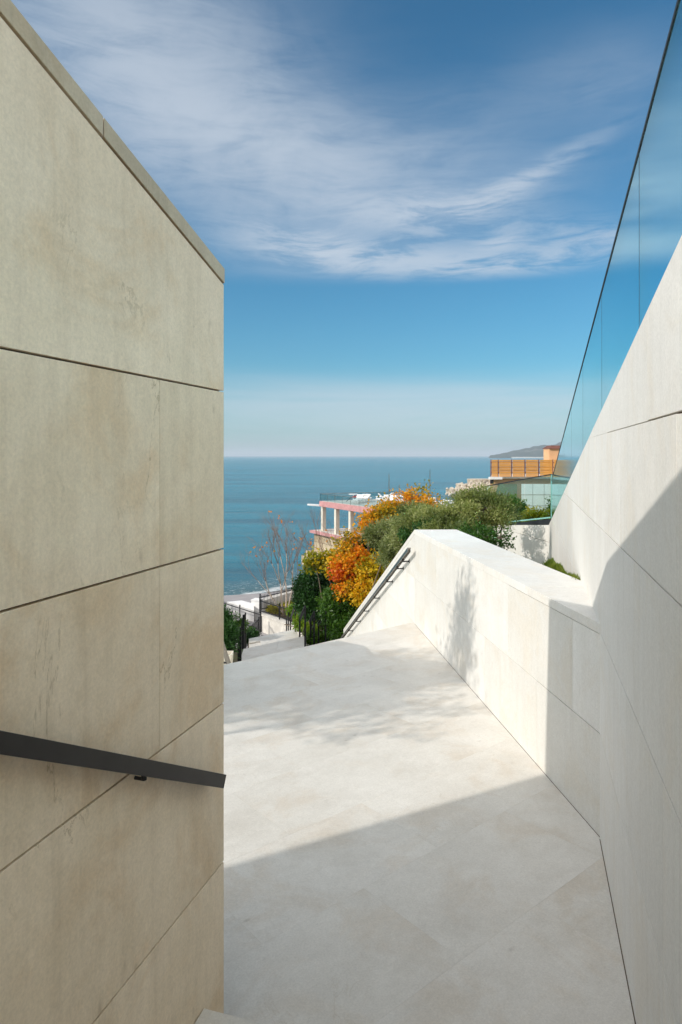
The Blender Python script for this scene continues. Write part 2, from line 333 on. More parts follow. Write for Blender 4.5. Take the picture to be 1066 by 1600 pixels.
# ------------------------------------------------------------------ mesh builder
class MB:
    def __init__(s): s.v = []; s.f = []; s.mi = []; s.tone = []
    def add(s, verts, faces, mi=0, tone=None):
        o = len(s.v); tone = random.random() if tone is None else tone
        s.v += [tuple(v) for v in verts]
        for f in faces: s.f.append(tuple(i + o for i in f)); s.mi.append(mi); s.tone.append(tone)
        return s
    def prism(s, poly, vec, mi=0, tone=None):          # poly: 3D points in order, extruded by vec
        n = len(poly); vec = Vector(vec); a = [Vector(p) for p in poly]; b = [p + vec for p in a]
        nrm = Vector((0, 0, 0))
        for i in range(n): nrm += a[i].cross(a[(i + 1) % n])
        if nrm.dot(vec) > 0: a.reverse(); b.reverse()
        s.add(a + b, [tuple(range(n)), tuple(range(2 * n - 1, n - 1, -1))] + [(i, n + i, n + (i + 1) % n, (i + 1) % n) for i in range(n)], mi, tone)
        return s
    def box(s, lo, hi, mi=0, tone=None, rz=0, piv=None):
        x0, y0, z0 = lo; x1, y1, z1 = hi
        p = [Vector((x0, y0, z0)), Vector((x1, y0, z0)), Vector((x1, y1, z0)), Vector((x0, y1, z0))]
        if rz:
            c = Vector(piv) if piv else Vector(((x0 + x1) / 2, (y0 + y1) / 2, 0)); m = Matrix.Rotation(rz, 3, 'Z')
            p = [m @ (q - Vector((c.x, c.y, 0))) + Vector((c.x, c.y, 0)) for q in p]
        return s.prism(p, (0, 0, z1 - z0), mi, tone)
    def bar(s, a, b, wd, ht, mi=0, up=(0, 0, 1)):      # rectangular bar from a to b
        a = Vector(a); b = Vector(b); d = (b - a).normalized(); upv = Vector(up)
        if abs(d.dot(upv)) > .98: upv = Vector((0, 1, 0))
        sd_ = d.cross(upv).normalized() * wd / 2; u_ = sd_.cross(d).normalized() * ht / 2
        return s.prism([a - sd_ - u_, a + sd_ - u_, a + sd_ + u_, a - sd_ + u_], b - a, mi)
    def tube(s, pts, rad, seg=7, mi=0, cap=True):
        pts = [Vector(p) for p in pts]; n = len(pts)
        if not hasattr(rad, '__len__'): rad = [rad] * n
        vs = []; fs = []; ref = None
        for i, p in enumerate(pts):
            d = (pts[min(i + 1, n - 1)] - pts[max(i - 1, 0)]).normalized()
            if ref is None: ref = d.orthogonal().normalized()
            ref = (ref - d * ref.dot(d)); ref = ref.normalized() if ref.length > 1e-5 else d.orthogonal().normalized()
            q = d.cross(ref)
            for k in range(seg):
                a = 2 * math.pi * k / seg; vs.append(p + (ref * math.cos(a) + q * math.sin(a)) * rad[i])
        for i in range(n - 1):
            for k in range(seg):
                k2 = (k + 1) % seg; fs.append((i * seg + k, i * seg + k2, (i + 1) * seg + k2, (i + 1) * seg + k))
        if cap: fs.append(tuple(range(seg))[::-1]); fs.append(tuple(range((n - 1) * seg, n * seg)))
        return s.add(vs, fs, mi)
    def build(s, name, mats, parent=None, origin=None, smooth=False, bevel=0):
        if isinstance(mats, str): mats = [mats]
        v = np.array(s.v, dtype=float)
        if origin is None:
            if parent is not None: origin = parent['_w']
            else: lo = v.min(0); hi = v.max(0); origin = ((lo[0] + hi[0]) / 2, (lo[1] + hi[1]) / 2, lo[2])
        origin = Vector(origin)
        me = bpy.data.meshes.new(name); me.from_pydata((v - np.array(origin)).tolist(), [], s.f)
        for m_ in mats: me.materials.append(M[m_])
        me.polygons.foreach_set('material_index', s.mi)
        at = me.attributes.new('tone', 'FLOAT', 'FACE'); at.data.foreach_set('value', s.tone)
        if smooth: me.polygons.foreach_set('use_smooth', [True] * len(me.polygons))
        me.update()
        o = bpy.data.objects.new(name, me); COL.objects.link(o)
        WPOS[o.name] = origin
        if parent is not None:
            o.parent = parent['o'] if isinstance(parent, dict) else parent
            o.location = origin - WPOS[o.parent.name]
        else: o.location = origin
        if bevel:
            bm = o.modifiers.new('bevel', 'BEVEL'); bm.width = bevel; bm.segments = 2; bm.limit_method = 'ANGLE'; bm.angle_limit = R(40)
        return o
WPOS = {}
def tag(o, label=None, cat=None, group=None, kind=None):
    if label: o['label'] = label
    if cat: o['category'] = cat
    if group: o['group'] = group
    if kind: o['kind'] = kind
    return o
def thing(name, loc, label, cat, group=None, kind=None):
    o = bpy.data.objects.new(name, None); COL.objects.link(o); o.location = loc; o.empty_display_size = .2
    WPOS[o.name] = Vector(loc); tag(o, label, cat, group, kind); return {'o': o, '_w': Vector(loc)}
def sub(o): return {'o': o, '_w': WPOS[o.name]}
def copy_thing(root, loc, label=None, rz=0, scale=None):
    c = root.copy(); COL.objects.link(c); c.location = loc; c.rotation_euler = (0, 0, rz)
    if scale: c.scale = scale
    if label: c['label'] = label
    for ch in [q for q in root.children]:
        d = ch.copy(); COL.objects.link(d); d.parent = c
        for g in [q for q in ch.children]:
            e = g.copy(); COL.objects.link(e); e.parent = d
    return c

# polygon clipping in 2D (convex half planes a*x+b*y<=c)
def clip(poly, a, b, c):
    o = []
    for i in range(len(poly)):
        p, q = poly[i], poly[(i + 1) % len(poly)]
        dp = a * p[0] + b * p[1] - c; dq = a * q[0] + b * q[1] - c
        if dp <= 0: o.append(p)
        if (dp < 0 < dq) or (dq < 0 < dp):
            t_ = dp / (dp - dq); o.append((p[0] + (q[0] - p[0]) * t_, p[1] + (q[1] - p[1]) * t_))
    return o
def slabs(mb, to3, nvec, rects, planes, thick=.02, mi=0, tone=None):
    for (s0, z0, s1, z1) in rects:
        poly = [(s0, z0), (s1, z0), (s1, z1), (s0, z1)]
        for pl in planes:
            poly = clip(poly, *pl)
            if len(poly) < 3: break
        if len(poly) >= 3:
            area = abs(sum(poly[i][0] * poly[(i + 1) % len(poly)][1] - poly[(i + 1) % len(poly)][0] * poly[i][1] for i in range(len(poly)))) / 2
            if area > 1e-4: mb.prism([to3(*p) for p in poly], Vector(nvec) * thick, mi, tone)

random.seed(11)
C_ = .64                                # stone course height
def Z(rel): return EYE + rel           # heights given relative to the eye
# ------------------------------------------------------------------ the two corridor directions
dL = Vector((.306, 1, 0)); nL = Vector((1, -.306, 0)).normalized()
def LW(Yv, z, off=0): p = Vector((-1.331 + .306 * Yv, Yv, z)); return p + nL * off
YE = 2.787                              # end of the left wall
def ltop(Yv): return Z(.762 + .325 * (YE - Yv))
PB = Vector((-1.135, 3.55, 0))          # hidden back corner of the left wall

# ------------------------------------------------------------------ LEFT WALL
lw = thing('stone_wall', LW(YE, 0), 'tall beige limestone wall in shade on the left with a sloping top and dark open joints', 'wall')
mb = MB()
Y0 = -5.0
core = [LW(Y0, 0, -.022), LW(YE, 0, -.022), Vector((PB.x, PB.y, 0)), Vector((PB.x - 6.5, PB.y - 5.5 + 2.0, 0)), Vector((LW(Y0, 0).x - 5, Y0, 0))]
# body: face line slopes, so build body with per-vertex heights
hts = [ltop(Y0) - .06, ltop(YE) - .06, Z(.762) - .06, Z(.762) + 1.2 - .06, ltop(Y0) - .06]
n = len(core)
vs = [p + Vector((0, 0, -.6)) for p in core] + [Vector((p.x, p.y, h)) for p, h in zip(core, hts)]
mb.add(vs, [(4, 3, 2, 1, 0), (5, 6, 7), (5, 7, 8, 9)] + [(i, (i + 1) % n, n + (i + 1) % n, n + i) for i in range(n)], 1, .5)
# end face slab set 
mb.build('wall_body', ['stone_beige', 'grout_dark'], lw)
mb = MB()
zs = [Z(-3.03), Z(-2.395), Z(-1.655), Z(-1.008), Z(-.379), Z(.262), Z(2.8)]
zs = [Z(-2.935), Z(-2.295), Z(-1.655), Z(-1.008), Z(-.379), Z(.262), Z(4.2)]
vj = {0: [.4, 1.9], 1: [-.2, 1.1], 2: [1.2, -.3], 3: [-.5, 2.329], 4: [2.329, 1.05, -.2], 5: [-.4]}
for k in range(6):
    z0, z1 = zs[k] + .0035, zs[k + 1] - .0035
    if k == 5: z0 += .0
    cuts = sorted([Y0] + vj[k] + [YE])
    for a, b in zip(cuts[:-1], cuts[1:]):
        g = .0007
        slabs(mb, lambda s, z_: LW(s, z_), -nL, [(a + g, z0, b - g, z1)], [(.325, 1, ltop(0) - .060 - .0060), (1, 0, YE - .0)], .02)
mb.build('wall_cladding', 'stone_beige', lw, bevel=.0012)
mb = MB()                               # groove under the coping
mb.prism([LW(Y0, ltop(Y0) - .075, -.010), LW(YE - .002, ltop(YE) - .075, -.010), LW(YE - .002, ltop(YE) - .055, -.010), LW(Y0, ltop(Y0) - .055, -.010)], -nL * .012)
mb.build('joint_strip', 'grout_orange', lw)
cuts = [Y0, -2.6, -.9, .62, 2.031, YE]
for a, b in zip(cuts[:-1], cuts[1:]):
    mb = MB(); g = .0022 if b < YE else 0
    A = [LW(a + .0022, ltop(a + .0022) - .058, .004), LW(b - g, ltop(b - g) - .058, .004), LW(b - g, ltop(b - g), .004), LW(a + .0022, ltop(a + .0022), .004)]
    mb.prism(A, (Vector((PB.x, PB.y, 0)) - Vector((LW(YE, 0).x, YE, 0))) if b == YE else -nL * .6)
    mb.build('coping_slab', 'stone_cope', lw, bevel=.0015)

# left wall handrail
hr = thing('handrail', LW(2.60, Z(-1.26)), 'dark bronze flat handrail sloping down the beige wall at lower left', 'handrail')
def LR(Yv, zoff=0, off=.063): return LW(Yv, Z(-1.243 - .56 * (Yv - 2.679)) + zoff, off)
mb = MB(); a, b = LR(.2, -.027), LR(2.679, -.027)
up = Vector((0, 0, 1)); upn = (up - (b - a).normalized() * up.dot((b - a).normalized())).normalized()
mb.prism([a - upn * .0245, a + upn * .0245, a + upn * .0245 - nL * .010, a - upn * .0245 - nL * .010], b - a)
mb.prism([a + upn * .0245 - nL * .0102, a + upn * .0175 - nL * .0102, a + upn * .0175 - nL * .040, a + upn * .0245 - nL * .040], b - a)
mb.prism([a - upn * .0245 - nL * .0102, a - upn * .0205 - nL * .0102, a - upn * .0205 - nL * .040, a - upn * .0245 - nL * .040], b - a)
mb.prism([b - upn * .0240 - nL * .0105, b + upn * .0240 - nL * .0105, b + upn * .0240 - nL * .0395, b - upn * .0240 - nL * .0395], (b - a).normalized() * -.006)
mb.build('rail', 'bronze', hr, bevel=.0015)
for Yb in (2.19, 1.1):
    mb = MB(); q = LR(Yb, -.03)
    mb.tube([q - up * .022 - nL * .03, q - up * .036 - nL * .03], .009, 10)
    mb.tube([q - up * .034 - nL * .03, q - up * .034 - nL * .063], .006, 10)
    mb.build('bracket', 'black_iron', hr, smooth=False)

# ------------------------------------------------------------------ RIGHT WALL
dR = Vector((.2709, 1, 0)); nR = Vector((-1, .2709, 0)).normalized()
def RW(Yv, z, off=0): return Vector((.465 + .2709 * Yv, Yv, z)) + nR * off
def rtop(Yv): return Z(1.014 - .1743 * Yv)
YF = 13.8
rw = thing('stone_wall', RW(5, 0), 'long pale limestone wall on the right that carries the tall glass balustrade', 'wall')
mb = MB(); Y1 = -6
A = [RW(Y1, -.6, -.022), RW(YF, -.6, -.022), RW(YF, rtop(YF) - .002, -.022), RW(Y1, rtop(Y1) - .002, -.022)]
mb.prism(A, -nR * .45)
mb.build('wall_body', 'grout', rw)
rz_ = [-.6] + [Z(-2.388 + C_ * k) for k in range(0, 9)]
rz_ = [-.6, Z(-1.748), Z(-1.107), Z(-.451), Z(.13), Z(.77), Z(1.41), Z(2.05), Z(3)]
mb = MB()
offs = [2.32, 2.32, 2.95, 2.11, 2.62, 3.28, 2.6, 2.0]
for k in range(8):
    wide = .0032
    cuts = [offs[k] + 1.28 * i - (0 if k != 1 else 0) for i in range(-8, 11)]
    if k == 1: cuts = [c for c in cuts] ; cuts = sorted(set([2.32, 3.18] + [2.32 - 1.28 * i for i in range(1, 7)] + [3.18 + 1.28 * i for i in range(1, 9)]))
    cuts = [c for c in cuts if Y1 < c < YF]; cuts = [Y1] + sorted(cuts) + [YF]
    for a, b in zip(cuts[:-1], cuts[1:]):
        lo = rz_[k] + wide; hi = rz_[k + 1] - wide
        if k == 4 and b <= 3.3: lo += .003
        if k == 3 and b > 3.3: hi += wide - .0004
        if k == 4 and a > 3.2: lo -= wide - .0004
        slabs(mb, lambda s, z_: RW(s, z_), -nR, [(a + .0013, lo, b - .0013, hi)], [(.1743, 1, Z(1.014))], .02)
mb.build('wall_cladding', 'stone_white', rw, bevel=.001)

# glass balustrade on the right wall
def gtop(Yv): return Z(1.955 - .178 * Yv)
gb = thing('glass_balustrade', RW(5, rtop(5), -.06), 'tall teal glass balustrade with a dark top edge running along the right wall', 'balustrade')
YG = 13.8
gj = [YG, 12.37, 10.83, 9.29, 7.75, 6.21, 4.67, 3.13, 1.59, .05, -1.5, -3.0]
for b, a in zip(gj[:-1], gj[1:]):
    mb = MB(); g = .0084
    mb.prism([RW(a + g, rtop(a + g) - .02, -.05), RW(b - g, rtop(b - g) - .02, -.05), RW(b - g, gtop(b - g) - .012, -.05), RW(a + g, gtop(a + g) - .012, -.05)], -nR * .012)
    mb.build('glass_pane', 'glass_teal', gb)
for q in gj[1:-1]: mb = MB(); mb.prism([RW(q - .008, rtop(q), -.051), RW(q + .008, rtop(q), -.051), RW(q + .008, gtop(q) - .013, -.051), RW(q - .008, gtop(q) - .013, -.051)], -nR * .010); mb.build('seal_strip', 'joint_seal', gb)
mb = MB()
mb.prism([RW(-3.0, gtop(-3.0) - .0115, -.046), RW(YG, gtop(YG) - .0115, -.046), RW(YG, gtop(YG) + .006, -.046), RW(-3.0, gtop(-3.0) + .006, -.046)], -nR * .020)
mb.build('top_rail', 'joint_seal', gb)
mb = MB()
mb.prism([RW(-3.0, rtop(-3.0) + .001, -.020), RW(YF, rtop(YF) + .001, -.020), RW(YF, rtop(YF) + .004, -.020), RW(-3.0, rtop(-3.0) + .004, -.020)], -nR * .028)
mb.build('base_channel', 'steel', gb)

# ------------------------------------------------------------------ PARAPET and its sloping wing
PA = Vector((1.052, 9.75, 0)); PZ = Vector((1.632, 4.28, 0))       # front line, far -> near
dP = (PZ - PA).normalized(); LP = (PZ - PA).length
nP = Vector((dP.y, -dP.x, 0)); nP = nP if nP.x < 0 else -nP        # towards the landing
ztop = Z(-1.055)
pp = thing('parapet_wall', (PA + PZ) / 2, 'low ivory stone parapet with a broad flat coping beside the landing', 'parapet')
def PW(s, z_, off=0): p = PA + dP * s + nP * off; return Vector((p.x, p.y, z_))
mb = MB()
bk = [PW(0, 0, -.022), PW(LP + .2, 0, -.022), PW(LP + .2, 0, -.022) + Vector((.9, .1, 0)), Vector((2.06, 5.74, 0)), Vector((1.65, 9.74, 0))]
bk = [PW(0.0, -.8, -.022), PW(LP + .05, -.8, -.022), PW(LP + .05, -.8, -.022) + Vector((.55, .6, 0)), Vector((1.645, 9.74, -.8))]
mb.prism(bk, (0, 0, ztop - .065 + .8))
mb.build('wall_body', 'grout', pp)
mb = MB()
crs = [(-.6, Z(-1.748)), (Z(-1.748), Z(-1.120))]
jo = [[.62 + 1.28 * i for i in range(5)], [1.26 + 1.28 * i for i in range(4)]]
s888 = LP - .0
for k, (za, zb) in enumerate(crs):
    cuts = [0] + sorted(jo[k] + ([LP - .42] if k == 1 else [])) + [LP - .004]
    cuts = [c for c in cuts if c <= LP]
    for a, b in zip(cuts[:-1], cuts[1:]):
        if b - a < .3 and k == 1 and b < LP - .5: pass
        slabs(mb, lambda s, z_: PW(s, z_), -nP, [(a + .0006, za + .0005, b - (.0008 if b < LP - .1 else .0045), zb - (.0050 if b > LP - 1.0 else .0018))], [], .02, tone=(.0 if (k == 0 and b > LP - .6) else None))
mb.build('wall_cladding', 'stone_ivory', pp, bevel=.0012)
# coping slabs, running into the right wall
def back(s):  # back edge point for a given s along the front
    f = s / LP; return Vector((1.652, 9.75, 0)).lerp(Vector((2.165, 4.35, 0)), f)
ccuts = [0, 1.45, 2.95, 4.3, LP]
mb = MB()
for a, b in zip(ccuts[:-1], ccuts[1:]):
    p0, p1 = PW(a + .001, 0, .004), PW(b - .001, 0, .004); q0, q1 = back(a + .001), back(b - .001)
    if b == LP:                                   # stops on the right wall
        wn_ = RW(4.285, 0, -.01); pol = [p0, PW(LP - .003, 0, .004), Vector((wn_.x, wn_.y, 0)), q0]
    else: pol = [p0, p1, q1, q0]
    mb.prism([Vector((p.x, p.y, ztop - .065)) for p in pol], (0, 0, .065))
mb.build('coping', 'stone_ivory', pp, bevel=.002)
# the same wall goes on past the landing and slopes down beside the flight of steps
d1 = Vector((.766, .643, 0)); d2 = Vector((-.643, .766, 0))
SL = .408 * .9945; WL = 9.3
wtop = lambda s: ztop - SL * s
def WG(s, z_, off=0): return PW(-s, z_, off)
bkv = Vector((.58, .02, 0))
mb = MB()
mb.prism([WG(.012, -5.2, -.022), WG(WL, -5.2, -.022), WG(WL, wtop(WL) - .065, -.022), WG(.012, wtop(.012) - .065, -.022)], bkv)
mb.build('sloping_body', 'grout_pale', pp)
mb = MB()
for k in range(-5, 3):
    za, zb = Z(-1.748) + C_ * (k - 1), Z(-1.748) + C_ * k
    for i in range(-1, 9):
        a = 1.28 * i + (.62 if k % 2 else 0)
        slabs(mb, lambda s, z_: WG(s, z_), -nP, [(max(a, 0) + .0008, za + .0008, min(a + 1.28, WL) - .0008, zb - .0008)] if a + 1.28 > 0 and a < WL else [], [(SL, 1, ztop - .066)], .02)
mb.build('sloping_cladding', 'stone_ivory', pp)
for a, b in ((0.0, 1.9), (1.9, 4.4), (4.4, 6.9), (6.9, WL)):
    mb = MB(); g = .0008
    mb.prism([WG(a + g, wtop(a + g) - .065, .004), WG(b - g, wtop(b - g) - .065, .004), WG(b - g, wtop(b - g), .004), WG(a + g, wtop(a + g) - .0005, .004)], bkv)
    mb.build('sloping_coping', 'stone_ivory', pp, bevel=.0015)
# steel handrail fixed to it
h2 = thing('handrail', WG(4, .3, .1), 'slim steel handrail with small brackets sloping down the ivory parapet beside the steps', 'handrail')
def HP(s, dz=0, off=.10): return WG(s, Z(-1.345) - SL * s + dz, off)
s0, s1 = -.10, 8.9
mb = MB(); mb.bar(HP(s0), HP(s1), .050, .012); mb.bar(HP(s0, -.026, .122), HP(s1, -.026, .122), .006, .038); mb.build('rail', 'steel', h2)
mb = MB(); mb.bar(HP(s0, -.030, .079), HP(s1, -.030, .079), .006, .046); mb.build('rail_flange', 'chrome', h2)
for Yb in (10.12, 10.56, 11.47, 12.85, 14.2, 15.5, 16.9, 18.3):
    s_ = (Yb - 9.75) / .9945; mb = MB(); q = HP(s_, -.03)
    mb.tube([q, q - up * .045], .010, 8); mb.tube([q - up * .040, WG(s_, q.z - .040, .001)], .010, 8); mb.tube([WG(s_, q.z - .040, .006), WG(s_, q.z - .040, .0005)], .026, 10)
    mb.build('bracket', 'black_iron', h2)

# ------------------------------------------------------------------ LANDING paving
mb = MB()
lim = [(-1, 0, 4.6), (1, 0, 2.4), (0, -1, 1.2)]
EN = (-d1.y, d1.x)                                     # landing edge: points with b <= BE
BE = (-.19) * EN[0] + 8.8 * EN[1]
def L3(a_, b_): p = d1 * a_ + d2 * b_; return Vector((p.x, p.y, 0))
for r in range(-6, 12):
    b0 = 2.12 + .70 * r; b1 = min(b0 + .70, BE)
    if b0 >= BE: break
    off = 2.53 if r % 2 == 0 else 3.14
    for i in range(-9, 9):
        a0 = off + 1.28 * i
        poly = [(a0 + .0003, b0 + .0003), (a0 + 1.2797, b0 + .0003), (a0 + 1.2797, b1 - .0003), (a0 + .0003, b1 - .0003)]
        p3 = [(L3(*q).x, L3(*q).y) for q in poly]
        for pl in lim + [(.2709 * 0 + 1, -.2709, .465 + .3), ]:
            p3 = clip(p3, *pl)
            if len(p3) < 3: break
        if len(p3) >= 3: mb.prism([(q[0], q[1], -.03) for q in p3], (0, 0, .03))
land = mb.build('pavement', 'stone_floor'); tag(land, kind='structure')
mb = MB()
base = [(-4.5, -1.1), (2.2, -1.1), (2.3, 7.4), (1.55, 10.05)]
e0 = d1 * (-4.2) + d2 * (BE - .01)
base.append((d1 * 7.7 + d2 * (BE - .01))[0:2]); base.append(e0[0:2])
base = [(-4.5, -1.1), (2.2, -1.1), (2.2, 7.4), tuple((d1 * 7.55 + d2 * (BE - .012))[0:2]), tuple(e0[0:2])]
mb.prism([(p[0], p[1], -.5) for p in base], (0, 0, .4855))
tag(mb.build('pavement', 'grout_pale'), kind='structure')

sj = MB()
def strip(p, q, wd):
    d_ = (q - p).normalized(); n_ = Vector((-d_.y, d_.x, 0)); n_ = n_ if n_.x < 0 else -n_
    sj.prism([Vector((a_.x, a_.y, -.004)) for a_ in (p, q, q + n_ * wd, p + n_ * wd)], (0, 0, .0046))
strip(PW(.01, 0), PW(LP - .004, 0), .0042); strip(RW(2.3, 0), RW(4.27, 0), .005)
tag(sj.build('floor_joint', 'grout_dark'), 'dark sealed joint where the landing meets the right-hand walls', 'joint')
# upper flight (camera side)
st = thing('staircase', LW(2.6, 0) + nL * 1, 'pale stone steps rising towards the viewer at the bottom edge', 'stairs')
eA = Vector((-.5257, 2.62, 0)); eD = Vector((.985, -.302, 0)).normalized(); eD = nL.copy()
mb = MB()
for k in range(7):
    off_ = dL.normalized() * (-.29 * k)
    z_ = .28 + .162 * k
    p0 = eA + off_ - eD * .0 ; p1 = eA + off_ + eD * 2.6
    bb = dL.normalized() * -.34
    mb.prism([Vector((p0.x, p0.y, z_ - .05)), Vector((p1.x, p1.y, z_ - .05)), Vector((p1.x, p1.y, z_ - .05)) + bb, Vector((p0.x, p0.y, z_ - .05)) + bb], (0, 0, .05))
    mb.prism([Vector((p0.x, p0.y, .001)) + bb * .06, Vector((p1.x, p1.y, .001)) + bb * .06, Vector((p1.x, p1.y, .001)) + bb, Vector((p0.x, p0.y, .001)) + bb], (0, 0, z_ - .0515))
mb.build('treads', 'stone_floor', st, bevel=.002)

# ------------------------------------------------------------------ LOWER FLIGHTS
pdir = Vector((-.1045, .9945, 0))
ER = Vector((-.19, 8.8, 0))                            # right end of the top step (below the wing)
def flight(name, p_r, z_top, p_r2, z_bot, n, wl, label):
    t_ = thing(name, p_r, label, 'stairs'); m_ = MB()
    run = (p_r2 - p_r); rise = (z_top - z_bot) / n
    for k in range(1, n):
        a = p_r + run * ((k - 1) / (n - 1)) - d2 * 0.0; b_ = p_r + run * (k / (n - 1)); z_ = z_top - rise * k
        m_.prism([Vector((a.x, a.y, z_ - .5)), Vector((b_.x, b_.y, z_ - .5)), Vector((b_.x, b_.y, z_ - .5)) - d1 * wl, Vector((a.x, a.y, z_ - .5)) - d1 * wl], (0, 0, .5))
    m_.build('treads', 'stone_floor', t_); return t_
ZA, ZB = Z(-5.8), Z(-6.6)
A_r1 = P(478.5, 993, 22.0); A_r0 = Vector((-.98, 19.35, 0)); A_r1 = Vector((A_r1.x, A_r1.y, 0))
B_r1 = P(462.5, 983, 25.98); B_r1 = Vector((B_r1.x, B_r1.y, 0)); B_r0 = Vector((-1.42, 24.2, 0))
flight('staircase', PA + Vector((-.03, .06, 0)), 0, Vector((.03, 18.75, 0)), ZA, 22, 4.6, 'long flight of stone steps dropping from the landing edge')
def platform(r0, r1, z_, wl, rows, name='pavement'):
    m_ = MB(); L = (r1 - r0)
    for i in range(rows):
        for j in range(int(wl / 1.1) + 1):
            o_ = .55 if i % 2 else 0
            a = max(0, j * 1.1 - o_); b_ = min(wl, (j + 1) * 1.1 - o_)
            if b_ <= a: continue
            p = [r0 + L * (i / rows) - d1 * a, r0 + L * ((i + 1) / rows) - d1 * a, r0 + L * ((i + 1) / rows) - d1 * b_, r0 + L * (i / rows) - d1 * b_]
            c = (p[0] + p[2]) / 2; p = [c + (q - c) * .996 for q in p]
            m_.prism([Vector((q.x, q.y, z_ - .04)) for q in p], (0, 0, .04))
    p = [r0, r1, r1 - d1 * wl, r0 - d1 * wl]
    m_.prism([Vector((q.x, q.y, z_ - .6)) for q in p], (0, 0, .555), 1)
    return tag(m_.build(name, ['stone_floor', 'grout_pale']), kind='structure')
platform(A_r0, A_r1, ZA, 2.35, 3)
flight('staircase', A_r1 + Vector((0, .004, 0)), ZA, B_r0, ZB, 6, 1.9, 'short flight of steps between the two lower landings')
platform(B_r0, B_r1, ZB, 2.1, 3)
ZT = Z(-9.9)
C_r = Vector((-2.1, 34.2, 0))
flight('staircase', B_r1 + Vector((0, .004, 0)), ZB, C_r, ZT + .02, 21, 1.7, 'lowest flight of steps going down to the beach terrace')

# ------------------------------------------------------------------ TERRAIN
def sstep(x_, a, b):
    t_ = max(0, min(1, (x_ - a) / (b - a))); return t_ * t_ * (3 - 2 * t_)
prof = [(-60, -3.2), (0, -3.2), (8.5, -3.2), (10, -3.4), (19.5, -6.35), (22.3, -6.4), (24.5, -7.25), (26.3, -7.4), (34, -9.95), (36, -9.98), (46, -10.05), (49, -10.2), (60, -10.55)]
def ground_z(X_, Y_):
    z_ = prof[-1][1]
    for (ya, za), (yb, zb) in zip(prof[:-1], prof[1:]):
        if ya <= Y_ <= yb: z_ = za + (zb - za) * (Y_ - ya) / (yb - ya); break
    # stairs line
    sx = -.19 - .0745 * (Y_ - 8.8)
    xb = 2.68 - .106 * Y_
    right = (sstep(X_, xb - .2, xb + 1.6) if Y_ < 19.3 else sstep(X_, sx + .25, sx + 2.2)) * sstep(Y_, 9.6, 10.3) * (1 - sstep(Y_, 36, 44))
    z_ += right * min(1.3, .8 + .1 * max(0, Y_ - 10))
    # garden bed behind the parapet
    gx = sstep(X_, xb - .15, xb + .9) * sstep(Y_, 5.2, 5.8) * (1 - sstep(Y_, 14.5, 19))
    z_ = z_ * (1 - gx) + (-2.6) * gx
    # high ground on the right
    gx2 = sstep(X_ - .205 * Y_, .2, 2.2) * sstep(Y_, 13, 15)
    z_ = z_ * (1 - gx2) + (-1.9 - .022 * (Y_ - 14)) * gx2
    # left planted slope is a little higher than the stairs
    lf = sstep(-(X_ - sx), 2.3 + .02 * Y_, 3.6) * sstep(Y_, 9.5, 14) * (1 - sstep(Y_, 28, 34))
    z_ += lf * .9
    # shore
    w_ = Y_ - 1.06 * X_
    sh = sstep(w_, 56.5, 63.2)
    if X_ - .205 * Y_ < 1.5: z_ = z_ * (1 - sh) + (-11.25) * sh
    dp = sstep(w_, 62, 90) * (1 - gx2)
    z_ -= dp * 4
    return EYE + z_
mb = MB(); xs = [-400, -200, -100, -60, -40, -30, -24, -20] + [-17 + .6 * i for i in range(0, 62)] + [21 + 2 * i for i in range(20)] + [70, 100, 160, 260, 400]
ys = [-300, -100, -40, -15, -6, -2, 1, 3, 5] + [6 + .5 * i for i in range(0, 62)] + [37 + 1.5 * i for i in range(34)] + [92, 100, 115, 130, 150]
vs = []
for Y_ in ys:
    for X_ in xs:
        z_ = ground_z(X_, Y_)
        if X_ - .205 * Y_ > 1.5 and Y_ > 88: z_ = min(z_, Z(-3.8)) if Y_ < 100 else Z(-15)
        vs.append((X_, Y_, z_))
nx = len(xs)
fs = [(j * nx + i, j * nx + i + 1, (j + 1) * nx + i + 1, (j + 1) * nx + i) for j in range(len(ys) - 1) for i in range(nx - 1)]
mb.add(vs, fs, 0, .5)
tag(mb.build('ground', 'ground', origin=(0, 0, Z(-10)), smooth=True), kind='structure')
# sea
mb = MB(); SEA = Z(-11.0); RR = 26000; ring = [(0, 45, SEA)]
seg = 96
rads = [60, 300, 1500, 6000, RR]
vs = [(0, 60, SEA)]; fs = []
for r_ in rads:
    for k in range(seg): a = 2 * math.pi * k / seg; vs.append((r_ * math.cos(a), 60 + r_ * math.sin(a), SEA))
for k in range(seg): fs.append((0, 1 + k, 1 + (k + 1) % seg))
for j in range(len(rads) - 1):
    for k in range(seg): k2 = (k + 1) % seg; fs.append((1 + j * seg + k, 1 + (j + 1) * seg + k, 1 + (j + 1) * seg + k2, 1 + j * seg + k2))
mb.add(vs, fs, 0, .5); tag(mb.build('sea', 'sea', origin=(0, 60, SEA)), kind='structure')

# ------------------------------------------------------------------ FOLIAGE helpers
def fnoise(p, sc, seed):
    r_ = np.random.RandomState(seed); o = np.zeros(len(p))
    for k in range(7):
        d_ = r_.normal(size=3); d_ /= np.linalg.norm(d_); o += np.sin(p @ d_ * sc * (.7 + .25 * k) + r_.rand() * 6.28)
    return o / 3.2
def leaf_mesh(base, d, nrm, L, Wd, tone, name, mt, parent, fold=.25):
    n = len(base); side = np.cross(d, nrm); side /= np.linalg.norm(side, axis=1)[:, None] + 1e-9
    up_ = np.cross(side, d)
    L = L[:, None]; Wd = Wd[:, None]
    a = base; c = base + d * L; m1 = base + d * L * .5 + side * Wd * .5 + up_ * Wd * fold; m2 = base + d * L * .5 - side * Wd * .5 + up_ * Wd * fold
    v = np.empty((n * 4, 3)); v[0::4] = a; v[1::4] = m1; v[2::4] = c; v[3::4] = m2
    return add_leafmesh(v, tone, name, mt, parent)
